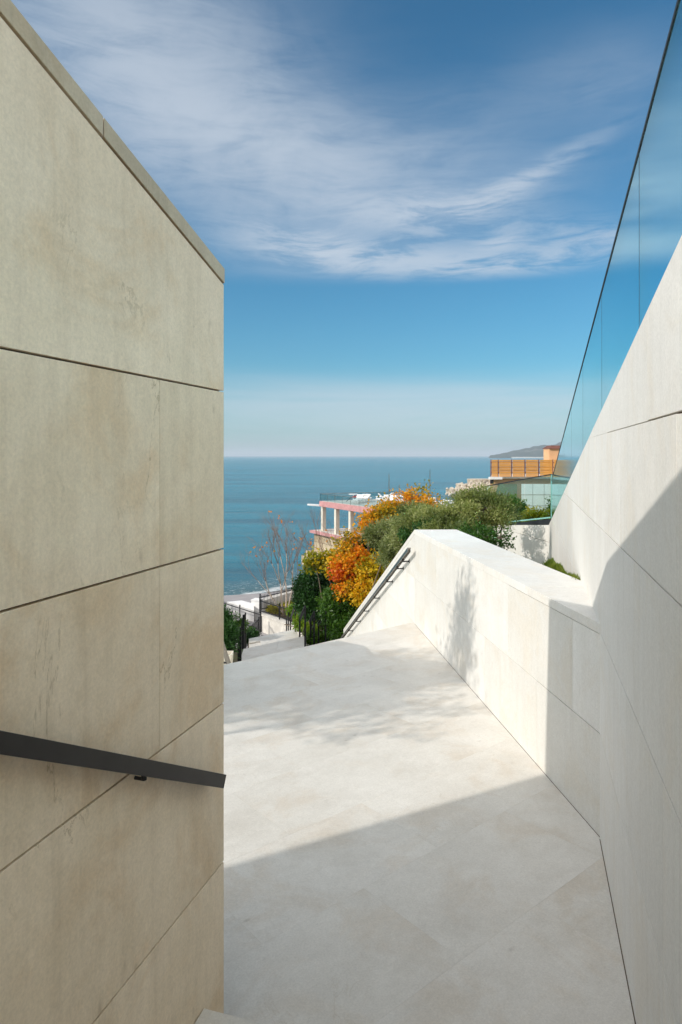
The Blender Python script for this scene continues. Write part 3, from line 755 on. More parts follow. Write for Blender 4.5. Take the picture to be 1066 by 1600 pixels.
def add_leafmesh(v, tone, name, mt, parent):
    n = len(v) // 4; org = np.array(parent['_w']) if parent else v.mean(0)
    v = v - org
    me = bpy.data.meshes.new(name); me.vertices.add(n * 4); me.vertices.foreach_set('co', v.ravel())
    me.loops.add(n * 4); me.loops.foreach_set('vertex_index', np.arange(n * 4, dtype=np.int32))
    me.polygons.add(n); me.polygons.foreach_set('loop_start', np.arange(0, n * 4, 4, dtype=np.int32)); me.polygons.foreach_set('loop_total', np.full(n, 4, dtype=np.int32))
    me.materials.append(M[mt]); at = me.attributes.new('tone', 'FLOAT', 'FACE'); at.data.foreach_set('value', tone.astype(np.float32))
    me.update(calc_edges=True); me.validate()
    o = bpy.data.objects.new(name, me); COL.objects.link(o)
    WPOS[o.name] = Vector(org)
    if parent: o.parent = parent['o']; o.location = (0, 0, 0)
    else: o.location = org
    return o
def crown(name, mt, parent, blobs, n_twigs, per=9, twig=.22, L=.05, Wd=.02, seed=1, gap=.0, gsc=5, upb=.5, tone=None, spread=.8, tsc=3.0, tmid=.5, tamp=.35, shell=.55, droop=0.0):
    r_ = np.random.RandomState(seed); bl = np.array([[*b[0], *b[1]] for b in blobs]); vol = np.array([b[2] if len(b) > 2 else b[1][0] * b[1][1] * b[1][2] for b in blobs]) ; vol = vol ** .8; vol /= vol.sum()
    k = r_.choice(len(bl), n_twigs * 2, p=vol); u = r_.normal(size=(n_twigs * 2, 3)); u /= np.linalg.norm(u, axis=1)[:, None]
    rad = shell + (1 - shell) * r_.rand(n_twigs * 2) ** .6; rad *= 1 + .10 * r_.normal(size=len(rad))
    c = bl[k, :3] + u * bl[k, 3:] * rad[:, None]
    g = fnoise(c, gsc, seed + 5) + .35 * r_.normal(size=len(c)); keep = g > gap; c = c[keep][:n_twigs]; u = u[keep][:n_twigs]
    n = len(c); td = u + r_.normal(size=(n, 3)) * .45 + np.array([0, 0, upb]); td /= np.linalg.norm(td, axis=1)[:, None]
    tt = np.clip(tmid + tamp * fnoise(c, tsc, seed + 9) + .10 * r_.normal(size=n), 0, 1)
    tw = twig * (.6 + .8 * r_.rand(n))
    f = np.linspace(0, 1, per)
    base = (c[:, None, :] + td[:, None, :] * (tw[:, None] * f[None, :])[:, :, None]).reshape(-1, 3)
    N = len(base); d_ = np.repeat(td, per, 0) * .7 + r_.normal(size=(N, 3)) * spread + np.array([0, 0, -droop]); d_ /= np.linalg.norm(d_, axis=1)[:, None]
    base += r_.normal(size=(N, 3)) * L * .4
    nr = r_.normal(size=(N, 3)) + np.array([0, 0, 1.0]); nr /= np.linalg.norm(nr, axis=1)[:, None]
    LL = L * (.65 + .7 * r_.rand(N)); WW = Wd * (.7 + .6 * r_.rand(N))
    tn = np.clip(np.repeat(tt, per) + .08 * r_.normal(size=N), 0, 1)
    if tone is not None: tn = np.clip(tone(base, tn), 0, 1)
    return leaf_mesh(base, d_, nr, LL, WW, tn, name, mt, parent)
def limb(mb, a, b, r0, r1, rng, n=5, wob=.08):
    a = Vector(a); b = Vector(b); L = (b - a).length; pts = []
    for i in range(n + 1):
        f = i / n; p = a.lerp(b, f) + Vector((rng.uniform(-1, 1), rng.uniform(-1, 1), rng.uniform(-.5, .5))) * wob * L * math.sin(math.pi * f); pts.append(p)
    mb.tube(pts, [r0 + (r1 - r0) * i / n for i in range(n + 1)], 6); return pts
def shrub(name, label, cat, base, blobs, mt, n, group=None, trunk='bark', tr=.03, seed=1, nl=None, **kw):
    t_ = thing(name, base, label, cat, group); rng = random.Random(seed); m_ = MB(); b0 = Vector(base) + Vector((0, 0, -.05))
    for b in blobs[:nl]:
        limb(m_, b0 + Vector((rng.uniform(-1, 1), rng.uniform(-1, 1), 0)) * tr, b[0], tr, tr * .35, rng)
        for _ in range(4):
            e = Vector(b[0]) + Vector((rng.uniform(-1, 1) * b[1][0], rng.uniform(-1, 1) * b[1][1], rng.uniform(-.2, 1) * b[1][2])) * .75
            limb(m_, Vector(b[0]), e, tr * .35, tr * .12, rng, 3)
    m_.build('trunk', trunk, t_, smooth=True)
    crown('crown', mt, t_, blobs, n, seed=seed, **kw)
    return t_
def B(u, v, Y, ru, rv, ry=None, wt=None):               # blob from photo placement: centre and radii in pixels at depth Y
    c = P(u, v, Y); rx = ru * Y / F; rz = rv * Y / F; ry = ry or (rx + rz) / 2
    return ((c.x, c.y, c.z), (rx, ry, rz)) if wt is None else ((c.x, c.y, c.z), (rx, ry, rz), wt)

GZ = lambda u, Y: Vector(((u - 533) / F * Y, Y, ground_z((u - 533) / F * Y, Y)))
# --- olive-grey shrubs behind the parapet
shrub('shrub', 'rounded grey-green shrub standing highest in front of the green glass fence', 'shrub', GZ(765, 12.2),
      [B(755, 796, 12.2, 38, 10), B(716, 803, 12.0, 24, 8), B(792, 803, 12.5, 20, 10), B(740, 787, 12.4, 28, 7), B(775, 812, 12.1, 20, 6), B(728, 818, 11.8, 20, 6)], 'leaf_olive', 1750, seed=3, per=11, twig=.16, L=.065, Wd=.019, upb=.9, gap=-.05, spread=.6, gsc=8, tamp=.5, shell=.4)
shrub('shrub', 'broad olive-green shrub just behind the far end of the stone coping', 'shrub', GZ(700, 12.4),
      [B(704, 828, 12.0, 46, 11), B(664, 818, 13.4, 34, 11), B(735, 842, 11.0, 26, 11), B(648, 803, 14.2, 22, 8), B(690, 812, 12.6, 34, 7)], 'leaf_olive', 1750, seed=4, per=11, twig=.16, L=.065, Wd=.019, upb=.9, gap=-.05, spread=.6, gsc=7, tamp=.5, shell=.4)
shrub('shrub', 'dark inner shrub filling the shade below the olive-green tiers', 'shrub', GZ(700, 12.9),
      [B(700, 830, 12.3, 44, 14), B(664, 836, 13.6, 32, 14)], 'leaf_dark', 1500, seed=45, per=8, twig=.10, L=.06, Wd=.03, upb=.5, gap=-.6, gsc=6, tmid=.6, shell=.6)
shrub('shrub', 'low dark green shrub with loose sprigs against the white back wall', 'shrub', GZ(770, 10.4),
      [B(745, 845, 10.4, 34, 15), B(775, 842, 10.6, 20, 11), B(765, 862, 10.2, 14, 12), B(725, 852, 10.2, 20, 12)], 'leaf_mid', 420, seed=5, per=8, twig=.10, L=.05, Wd=.026, upb=.3, gap=.0, gsc=12, tmid=.35)
shrub('shrub', 'silvery sage shrub leaning over the sloping part of the parapet', 'shrub', GZ(640, 15.4),
      [B(614, 862, 16.2, 16, 13), B(632, 846, 15.4, 18, 8), B(655, 811, 14.8, 20, 8), B(638, 828, 15.2, 20, 7), B(604, 876, 16.8, 10, 8)], 'leaf_sage', 1250, seed=6, per=11, twig=.20, L=.085, Wd=.023, upb=.8, gap=-.05, spread=.6, gsc=6, tamp=.5, shell=.4)
shrub('shrub', 'sprawling sage shrub in the middle of the planting under the autumn tree', 'shrub', GZ(600, 18.6),
      [B(590, 837, 18.6, 16, 8), B(610, 828, 18.2, 18, 7), B(598, 848, 18.8, 12, 6)], 'leaf_sage', 620, seed=16, per=11, twig=.20, L=.09, Wd=.025, upb=.8, gap=.0, spread=.6, gsc=5, tmid=.45, tamp=.5, shell=.4)
# --- autumn tree
def autumn_tone(base, tn):
    x_ = base[:, 0]; z_ = base[:, 2]; c = fnoise(base, 2.1, 77)
    return tn * .6 + .2 + .20 * c
shrub('autumn_tree', 'tree with orange and green autumn leaves rising highest above the planting', 'tree', GZ(640, 20.5),
      [B(648, 795, 20.5, 30, 24), B(655, 776, 20.5, 19, 14), B(618, 812, 20.5, 30, 22), B(672, 795, 20.5, 16, 18), B(606, 803, 20.5, 15, 12), B(592, 818, 20.5, 24, 20), B(625, 788, 20.5, 18, 12), B(690, 803, 20.5, 14, 10)], 'leaf_autumn', 1900, seed=7, per=7, twig=.26, L=.085, Wd=.062, upb=.2, gap=.06, gsc=4, tmid=.42, tamp=.42, tone=autumn_tone, tr=.05, shell=.3)
shrub('autumn_tree', 'fiery orange-red leaved tree in the centre with leaves hanging over the stone base', 'tree', GZ(562, 21.4),
      [B(556, 852, 21.4, 22, 19), B(545, 893, 21.2, 20, 26), B(562, 918, 21.0, 16, 16), B(530, 866, 21.8, 9, 8), B(572, 872, 21.4, 16, 18), B(576, 836, 21.2, 18, 16), B(558, 872, 21.0, 16, 16), B(543, 918, 20.8, 13, 10)], 'leaf_autumn', 1600, seed=8, per=7, twig=.28, L=.10, Wd=.075, upb=-.1, gap=.12, gsc=3.6, tmid=.58, tamp=.45, tr=.06, droop=.6, shell=.3)
shrub('autumn_tree', 'yellow leaved small tree against the sloping part of the parapet', 'tree', GZ(592, 20.4),
      [B(590, 902, 20.4, 22, 20), B(572, 925, 20.4, 18, 18), B(602, 884, 20.4, 15, 14), B(580, 890, 20.6, 14, 14)], 'leaf_yellow', 750, seed=9, per=6, twig=.24, L=.095, Wd=.065, upb=.0, gap=.1, gsc=4, tmid=.52, tamp=.5, tr=.05, droop=.3, shell=.3)
shrub('autumn_tree', 'thin yellow-green sapling with sparse leaves below the stone base', 'tree', GZ(520, 22.8),
      [B(508, 878, 22.8, 24, 10), B(492, 882, 22.8, 14, 8), B(528, 885, 22.6, 18, 14)], 'leaf_yellow', 330, seed=10, per=6, twig=.24, L=.11, Wd=.08, upb=.1, gap=.05, gsc=4, tmid=.42, tamp=.35, tr=.04, droop=.2, shell=.3)
shrub('autumn_tree', 'small orange-leaved sapling beside the left end of the glass fence', 'tree', GZ(756, 12.9),
      [B(757, 804, 12.9, 6, 8), B(768, 812, 13.0, 6, 4)], 'leaf_autumn', 55, seed=52, per=6, twig=.08, L=.05, Wd=.04, upb=.2, gap=-1.0, tmid=.5, tamp=.2, tr=.02)
# dark evergreen bank
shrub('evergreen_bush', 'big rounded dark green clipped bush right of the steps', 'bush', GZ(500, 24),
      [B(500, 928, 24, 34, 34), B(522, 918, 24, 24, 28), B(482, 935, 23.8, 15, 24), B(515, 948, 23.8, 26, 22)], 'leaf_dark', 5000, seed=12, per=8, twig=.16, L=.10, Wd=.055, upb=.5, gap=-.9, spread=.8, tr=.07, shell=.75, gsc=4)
shrub('evergreen_bush', 'glossy mid-green bush spreading below the orange leaves', 'bush', GZ(538, 21.2),
      [B(540, 950, 21.2, 30, 30), B(558, 928, 21.6, 26, 22), B(530, 972, 22.6, 16, 24), B(545, 985, 20.6, 20, 20), B(522, 942, 23, 16, 18)], 'leaf_mid', 4600, seed=13, per=9, twig=.18, L=.11, Wd=.055, upb=.4, gap=-.8, spread=.8, tr=.06, shell=.6, gsc=4, tmid=.45)
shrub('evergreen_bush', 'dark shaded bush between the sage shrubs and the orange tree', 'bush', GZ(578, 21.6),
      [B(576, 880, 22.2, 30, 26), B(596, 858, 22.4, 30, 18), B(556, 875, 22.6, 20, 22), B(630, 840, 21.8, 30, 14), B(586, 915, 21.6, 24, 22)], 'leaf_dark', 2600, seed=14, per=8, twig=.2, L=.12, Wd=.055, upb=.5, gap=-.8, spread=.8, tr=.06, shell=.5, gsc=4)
shrub('low_shrub', 'bright yellow-green shrub behind the black railing posts', 'shrub', GZ(490, 19.5),
      [B(478, 974, 25.5, 13, 12), B(493, 978, 25, 14, 12), B(508, 984, 24.6, 14, 12), B(524, 990, 24.2, 14, 12), B(489, 1000, 23.2, 9, 7), B(504, 1002, 23.0, 12, 8), B(462, 955, 30, 10, 6)], 'leaf_bright', 2000, seed=15, per=8, twig=.12, L=.09, Wd=.05, upb=.5, gap=-.4, tr=.03, gsc=6)
# left side oleander
shrub('oleander_bush', 'green oleander bush with narrow leaves at the edge of the beige wall', 'bush', GZ(350, 17.2),
      [B(343, 985, 17.2, 15, 20), B(336, 1005, 17.0, 20, 28), B(353, 1000, 16.6, 9, 18), B(330, 978, 17.6, 20, 20)], 'leaf_dark', 2600, seed=17, per=9, twig=.16, L=.13, Wd=.03, upb=1.0, gap=-.5, spread=.6, tr=.03, gsc=5, tmid=.62, tamp=.4)
shrub('low_shrub', 'small dark shrub on the left below the picket fence post', 'shrub', GZ(392, 30),
      [B(392, 993, 30, 7, 3), B(383, 995, 29, 6, 4)], 'leaf_dark', 500, seed=18, per=8, twig=.14, L=.12, Wd=.05, upb=.5, gap=-.6, gsc=4, tmid=.35)
mbp = thing('flower_cluster', P(366, 965, 24), 'pale flowering plant at the foot of the left picket fence', 'flowers')
crown('petals', 'petal', mbp, [B(362, 965, 24, 10, 5)], 60, per=5, twig=.06, L=.07, Wd=.06, seed=19, gap=-1.5)
crown('leaves', 'leaf_mid', mbp, [B(360, 972, 24.2, 14, 8), B(374, 980, 24.2, 12, 8)], 300, per=6, twig=.12, L=.1, Wd=.04, seed=20, gap=-.8)
# plants in terrace bed
shrub('bed_plant', 'reddish-green ground plants around the bare tree behind the picket fence', 'plant', P(445, 960, 38.5),
      [B(438, 954, 38.5, 16, 7), B(458, 948, 40, 14, 6), B(425, 953, 39, 7, 4)], 'leaf_yellow', 800, seed=21, per=6, twig=.10, L=.12, Wd=.06, upb=.5, gap=-.5, gsc=4, tmid=.12, tamp=.25, tr=.02)
# shrubs whose shadow falls on the back wall
shrub('shrub', 'upright grey-green shrub hidden low behind the coping, casting the round wall shadow', 'shrub', (2.74, 13.4, -.15),
      [((2.80, 13.42, 1.46), (.22, .22, .28)), ((2.74, 13.42, 1.18), (.20, .20, .26))], 'leaf_olive', 330, seed=22, per=10, twig=.12, L=.05, Wd=.018, upb=.8, gap=-.25, gsc=9, spread=.6)

# tree at the back seen through glass
shrub('shrub', 'mixed green and ochre shrub seen through the left pane of the green glass fence', 'shrub', GZ(800, 16),
      [B(796, 800, 16.0, 22, 15), B(782, 812, 16.0, 18, 10), B(812, 812, 15.8, 12, 12)], 'leaf_mid', 800, seed=23, per=8, twig=.12, L=.07, Wd=.035, upb=.5, gap=-.2, gsc=8, tmid=.6, tamp=.45)
shrub('shrub', 'low ochre plants seen through the glass in front of the tiled wall', 'shrub', GZ(840, 15.2),
      [B(838, 812, 15.2, 22, 8), B(858, 806, 15.3, 12, 8), B(828, 804, 15.4, 5, 10)], 'leaf_yellow', 420, seed=24, per=6, twig=.10, L=.06, Wd=.03, upb=.6, gap=.1, gsc=9, tmid=.3, tamp=.4)
shrub('shrub', 'small bush seen through the far end of the glass balustrade', 'shrub', GZ(880, 15.5),
      [B(876, 795, 15.5, 14, 16)], 'leaf_mid', 420, seed=25, per=6, twig=.10, L=.06, Wd=.03, upb=.6, gap=-.3, gsc=9, tmid=.5, tamp=.4)

# off-frame tree on the left whose crown throws the dappled shade
H_ = Vector((-1.457, -.83, 1.0)) * 1.0
def up_ray(c, r, *w_): q = Vector(c) + H_; return ((q.x, q.y, q.z), r, *w_)
shrub('shade_tree', 'tall loose crowned tree standing left of the landing outside the frame', 'tree', (-8.0, 3.1, ground_z(-8.0, 3.1)),
      [up_ray((-5.6, 4.3, 3.3), (1.0, .75, .55)), up_ray((-4.7, 4.5, 3.0), (.8, .6, .40)), up_ray((-6.8, 3.8, 3.4), (1.0, .8, .6)), up_ray((-4.2, 5.0, 3.1), (.7, .5, .3)), up_ray((-3.9, 4.0, 2.9), (.5, .3, .22)), up_ray((-3.05, 4.85, 3.46), (.09, .09, .32), .06), up_ray((-5.2, 4.9, 3.0), (.9, .5, .35)), up_ray((-6.2, 5.0, 3.2), (.9, .6, .35))], 'leaf_olive', 1700, seed=31, per=9, twig=.35, L=.11, Wd=.035, upb=.2, gap=.0, gsc=2.6, tr=.07, spread=.5)

shrub('shade_tree', 'broad crowned tree beside the lower steps, hidden behind the beige wall', 'tree', (-7.2, 17.4, ground_z(-7.2, 17.4)),
      [((-6.0, 17.9, -.5), (1.8, 1.4, .7)), ((-5.2, 17.0, -.9), (1.2, 1.0, .5)), ((-7.6, 17.0, .2), (1.4, 1.2, .9)), ((-5.4, 18.6, -.8), (1.0, .9, .5)), ((-6.8, 20.2, -.6), (1.2, 1.0, .7))], 'leaf_mid', 2600, seed=33, per=9, twig=.35, L=.12, Wd=.05, upb=.3, gap=-.1, gsc=2.4, tr=.10, spread=.5)

# ------------------------------------------------------------------ bare tree by the shore
bt = thing('bare_tree', P(447, 962, 37.4), 'leafless pale tree with a few orange leaves standing against the sea', 'tree')
rng = random.Random(5); mb = MB(); tips = []
def grow(p, d, L, r, lev):
    q = p; pts = [p]; rad = [r]; n = 4
    for i in range(n):
        d = (d + Vector((rng.uniform(-1, 1), rng.uniform(-1, 1), rng.uniform(-.2, .6))) * .11).normalized(); q = q + d * L / n; pts.append(q); rad.append(r * (1 - .42 * (i + 1) / n))
    mb.tube(pts, rad, 5, 0 if lev < 2 else 1)
    if lev >= 5 or L < .20: tips.append(q); return
    for k in range(rng.choice((2, 3, 3))):
        nd = (d + Vector((rng.uniform(-1, 1), rng.uniform(-.8, .8), rng.uniform(-.1, .5))) * (.42 if lev < 3 else .6)).normalized()
        grow(pts[-1] if k < 2 else pts[3], nd, L * rng.uniform(.62, .82), r * .56, lev + 1)
b0 = Vector(bt['_w'])
for (dx, vx, L, r) in ((-.18, -.30, 1.75, .055), (0, -.05, 1.9, .06), (.12, .12, 1.7, .05), (-.05, -.75, 1.5, .04), (.75, .12, 1.45, .04), (.85, .42, 1.25, .03)):
    grow(b0 + Vector((dx * .6, rng.uniform(-.1, .1), 0)), Vector((vx, rng.uniform(-.1, .1), 1)).normalized(), L, r, 0)
mb.build('branches', ['pale_bark', 'twig'], bt, smooth=True)
tp = np.array([t_[:] for t_ in tips]); sel = tp[(tp[:, 2] > b0.z + 2.6)]
r_ = np.random.RandomState(3); k = r_.choice(len(sel), 34); bs = sel[k] + r_.normal(size=(34, 3)) * .06
bs = np.repeat(bs, 2, 0) + r_.normal(size=(68, 3)) * .04
dd = r_.normal(size=(68, 3)); dd /= np.linalg.norm(dd, axis=1)[:, None]; nn = r_.normal(size=(68, 3))
leaf_mesh(bs, dd, nn, np.full(68, .13), np.full(68, .10), np.full(68, .66) + .15 * r_.rand(68), 'leaves', 'leaf_autumn', bt)
# second thin bare sapling over the stone base
bt2 = thing('bare_tree', P(512, 905, 30), 'thin bare sapling with dark twigs in front of the stone base of the terrace', 'tree')
mb = MB(); tips = []; b0 = Vector(bt2['_w'])
for vx, L in ((-.5, 1.0), (-.15, 1.15), (.3, .9)): grow(b0, Vector((vx, 0, 1)).normalized(), L, .025, 1)
mb.build('branches', ['pale_bark', 'twig'], bt2, smooth=True)

# ------------------------------------------------------------------ grass behind the parapet, lawn by the steps
def grass(name, area, n, L, zf, seed, mt='blade'):
    r_ = np.random.RandomState(seed); p = area(r_, n); p = np.column_stack([p, [zf(*q) for q in p]])
    d_ = r_.normal(size=(len(p), 3)) * .45 + np.array([0, 0, 1]); d_ /= np.linalg.norm(d_, axis=1)[:, None]; nr = r_.normal(size=(len(p), 3))
    tn = np.clip(.55 + .3 * fnoise(p, 2.2, seed) + .1 * r_.normal(size=len(p)), 0, 1)
    return leaf_mesh(p, d_, nr, L * (.5 + r_.rand(len(p))), np.full(len(p), L * .13), tn, name, mt, None)
def gz_bed(X_, Y_):
    d_ = (.465 + .2709 * Y_) - X_
    pk = -1.39 - .12 * (Y_ - 8) if Y_ < 11.6 else max(-2.42, -1.82 - .35 * (Y_ - 11.6))
    return Z(-2.42 + (pk + 2.42) * math.exp(-(max(0, d_) / .42) ** 2) + .02 * math.sin(Y_ * 2.3))
mb = MB(); xs_ = [i * .12 for i in range(30)]; ys_ = [5.6 + .17 * i for i in range(60)]; vs = []
for Y_ in ys_:
    xr = .465 + .2709 * Y_; xl = 1.652 + .095 * (9.75 - Y_) - .05 if Y_ < 9.75 else 1.2
    for i in range(20): X_ = xl + (xr - xl) * i / 19; vs.append((X_, Y_, gz_bed(X_, Y_)))
mb.add(vs, [(j * 20 + i, j * 20 + i + 1, (j + 1) * 20 + i + 1, (j + 1) * 20 + i) for j in range(len(ys_) - 1) for i in range(19)], 0, .5)
tag(mb.build('ground', 'ground', smooth=True), kind='structure')
def bed_area(r_, n):
    Y_ = 5.8 + r_.rand(n) * 8; xr = .465 + .2709 * Y_; xl = np.where(Y_ < 9.75, 1.652 + .095 * (9.75 - Y_), 1.3); return np.column_stack([xl + (xr - .02 - xl) * (1 - r_.rand(n) ** 1.8), Y_])
tag(grass('grass', bed_area, 16000, .07, gz_bed, 41), 'short yellow-green grass between the parapet and the right wall', 'grass', kind='stuff')
def lawn_area(r_, n): Y_ = 19.4 + r_.rand(n) * 7; return np.column_stack([-.30 - .0745 * (Y_ - 8.8) + r_.rand(n) * 2.2, Y_])
tag(grass('grass', lawn_area, 26000, .08, lambda a, b: ground_z(a, b), 42, 'leaf_bright'), 'bright green lawn beside the lower steps', 'grass', kind='stuff')

# ------------------------------------------------------------------ left parapet beside the landing (casts the straight shadow)
lp = thing('parapet_wall', (-1.6, 7.2, 0), 'left stone parapet of the landing hidden behind the beige wall', 'parapet')
mb = MB(); hh = 1.30; kx = TR.x / -TR.z; ky = TR.y / -TR.z
def back_to(u, v, h): p = P(u, v, EYE * F / (v - 712)); return Vector((p.x - kx * h, p.y - ky * h, 0))
c1 = back_to(592, 1030, hh); c2 = back_to(570, 1009, hh); c3 = back_to(528, 1001, hh)
c0 = back_to(440, 1066, hh); far = c0 + (c0 - c1) * 2.2
c4 = c3 + (c0 - c1) * 3.2
mb.prism([far, c1, c2, c3, c4], (0, 0, hh - .06)); mb.build('wall_body', 'stone_ivory', lp)
mb = MB(); mb.prism([Vector((q.x, q.y, hh - .058)) for q in (far, c1, c2, c3, c4)], (0, 0, .058)); mb.build('coping', 'stone_ivory', lp)

# ------------------------------------------------------------------ transverse back wall + green glass fence
bw = thing('garden_wall', P(820, 850, 13.9), 'white stone wall behind the shrubs with a round leafy shadow', 'wall')
WY = lambda u: 16.606 / ((u - 533) / F + .895)       # straight wall, turned towards the sun
mb = MB(); back_ = Vector((.16, .24, 0))
def wq(uu, vv, off=0): return P(uu, vv, WY(uu) + off)
uL, uR = 715, 866
def wprism(pts, m_=0, off=0, th=.02): mb.prism([wq(a_, b_, off) for a_, b_ in pts], Vector((.13, .15, 0)).normalized() * th, m_)
wprism([(uL, 905), (uR, 905), (uR, 821.2), (uL, 821.2)], 1, .022, .28)
jv = lambda u: 835 + (u - 815) * .29
wprism([(uL, jv(uL) - .35), (uR, jv(uR) - .35), (uR, 820.5), (uL, 820.5)][0:4] if jv(uL) > 821.5 else [(768, 820.9), (uR, jv(uR) - .35), (uR, 820.5), (uL, 820.5), (uL, 820.9)], 0)
wprism([(uL, 905), (uR, 905), (uR, jv(uR) + .35), (768.5, 821.3), (uL, 821.3)], 0)
mb.build('wall_cladding', ['stone_ivory', 'grout'], bw)
gf = thing('glass_fence', P(810, 820, 13.9), 'green tinted glass fence with sloping dark top rail on the white back wall', 'fence')
WQ = lambda u, v, o=.09: P(u, v, WY(u) + o)
pts_top = [WQ(758, 760), WQ(820, 748.5), WQ(862, 741.3)]
pts_bot = [WQ(758, 820.4), WQ(820, 820.4), WQ(862, 820.4)]
def paneq(a, b, c, d, mt='glass_green'):
    m_ = MB(); g = (b - a).normalized() * .006; m_.prism([a + g, b - g, c - g, d + g], (.008, .009, 0)); return m_.build('glass_pane', mt, gf)
for i in range(2): paneq(pts_bot[i], pts_bot[i + 1], pts_top[i + 1], pts_top[i])
mb = MB(); mb.bar(pts_top[0], pts_top[1], .03, .022); mb.bar(pts_top[1], pts_top[2], .03, .022); mb.build('top_rail', 'joint_seal', gf)
mb = MB(); e3 = P(905, 752, 14.9); mb.bar(pts_top[2], e3, .02, .012)
mb.build('top_rail', 'joint_seal', gf)
mb = MB(); mb.prism([pts_bot[2] + Vector((.01, .02, 0)), Vector((e3.x, e3.y, pts_bot[2].z)), e3, pts_top[2] + Vector((.01, .02, 0))], (-.004, .012, 0)); mb.build('glass_pane', 'glass_green', gf)
mb = MB(); mb.box((pts_top[2].x - .008, pts_top[2].y - .02, pts_bot[2].z), (pts_top[2].x + .008, pts_top[2].y + .03, pts_top[2].z)); mb.build('post', 'glass_edge', gf)
mb = MB(); mb.bar(WQ(758, 819.5, .05), WQ(860, 808.5, .05), .02, .028); mb.build('sloping_strip', 'glass_edge', gf)
mb = MB(); mb.prism([WQ(785, 820.2, .055), WQ(861, 820.2, .055), WQ(861, 811, .055), WQ(800, 817.5, .055)], (.01, .012, 0)); mb.build('base_channel', 'joint_seal', gf)
# pale tiled wall behind the glass
tw_ = thing('tiled_wall', P(835, 810, 17), 'pale square-tiled wall seen behind the green glass fence', 'wall')
mb = MB(); x0_, x1_ = P(815, 0, 17).x, P(862, 0, 17).x + .1; z0_, z1_ = Z(-2.3), P(0, 756, 17).z
mb.box((x0_ - .01, 17.03, z0_), (x1_ + .01, 17.4, z1_ - .01), 1)
nc = 3
for i in range(nc):
    for j in range(6):
        w_ = (x1_ - x0_) / nc; h_ = .275; zz = z1_ - h_ * (j + 1)
        mb.box((x0_ + w_ * i + .006, 17.0, zz + .006), (x0_ + w_ * (i + 1) - .006, 17.028, zz + h_ - .006), 0)
mb.build('tiles', ['white_paint', 'grout'], tw_)

# ------------------------------------------------------------------ terrace by the beach: white walls, road, fences
mb = MB()
mb.prism([(-16, 33.5, ZT + .06), (-.2, 31.5, ZT + .06), (3, 44, ZT + .06), (-3.0, 49.5, ZT + .06), (-18, 44.5, ZT + .06)], (0, 0, .05)); tag(mb.build('road', 'asphalt'), kind='structure')
rw1 = thing('retaining_wall', P(430, 990, 37), 'rendered white retaining wall carrying the picket fence by the beach', 'wall')
zw = Z(-8.8); wa_, wb_ = P(408, 959, 38), P(452, 974, 35.6)
wa_ = Vector((wa_.x, wa_.y, 0)); wb_ = Vector((wb_.x, wb_.y, 0)); ext_ = Vector((1.6, 3.2, 0))
wc_ = wb_ + (wb_ - wa_) * .9
mb = MB(); mb.prism([Vector((q.x, q.y, ZT)) for q in (wa_, wc_, wc_ + Vector((2.6, 3.0, 0)), wa_ + Vector((3.2, 4.6, 0)), wa_ + Vector((.25, .6, 0)))], (0, 0, zw - ZT - .08)); mb.build('wall_body', 'dirty_white', rw1)
mb = MB(); mb.prism([Vector((q.x, q.y, zw - .079)) for q in (wa_ + Vector((-.03, -.05, 0)), wc_ + Vector((0, -.06, 0)), wc_ + Vector((.15, .4, 0)), wa_ + Vector((.2, .45, 0)))], (0, 0, .079)); mb.build('coping', 'dirty_white', rw1)
mb = MB(); mb.prism([Vector((q.x, q.y, zw - .07)) for q in (wa_ + Vector((.21, .46, 0)), wc_ + Vector((.16, .41, 0)), wc_ + Vector((2.6, 3.0, 0)), wa_ + Vector((3.2, 4.6, 0)))], (0, 0, .05)); mb.build('bed', 'soil', rw1)
rw2 = thing('low_wall', P(375, 950, 43), 'low white rendered wall stepping down towards the beach', 'wall')
mb = MB()
def quadwall(pts, z1_, z0_=ZT, mt=0): mb.prism([Vector((p.x, p.y, z0_)) for p in pts], (0, 0, z1_ - z0_), mt)
def Gp(u, v, rel): Yv = -rel * F / (v - 712); return P(u, v, Yv)
r1 = -8.95
quadwall([Gp(354, 940.5, r1), Gp(372, 943.0, r1), Gp(397, 949.5, r1), Gp(397, 943.2, r1), Gp(377.5, 938, r1)], Z(r1), ZT)
mb.build('wall_body', 'white_paint', rw2)
rw3 = thing('wall_pier', P(402, 956, 41), 'square white pier at the end of the low wall beside the fence post', 'pier')
mb = MB(); c = Gp(402, 936.5, -8.6); mb.box((c.x - .26, c.y - .2, ZT), (c.x + .26, c.y + .35, Z(-8.66)), rz=R(-20)); mb.build('pier_body', 'white_paint', rw3)
mb = MB(); mb.box((c.x - .29, c.y - .23, Z(-8.66) + .001), (c.x + .29, c.y + .38, Z(-8.6)), rz=R(-20)); mb.build('pier_cap', 'white_paint', rw3)
rw4 = thing('low_wall', P(440, 940, 46), 'long low pale wall between the bare tree and the beach', 'wall')
mb = MB(); a, b = P(397, 949, 42.5), P(478, 934, 47.5); a.z = b.z = ZT; mb.bar(a + Vector((0, 0, .38)), b + Vector((0, 0, .38)), .45, .78); mb.build('wall_body', 'dirty_white', rw4)

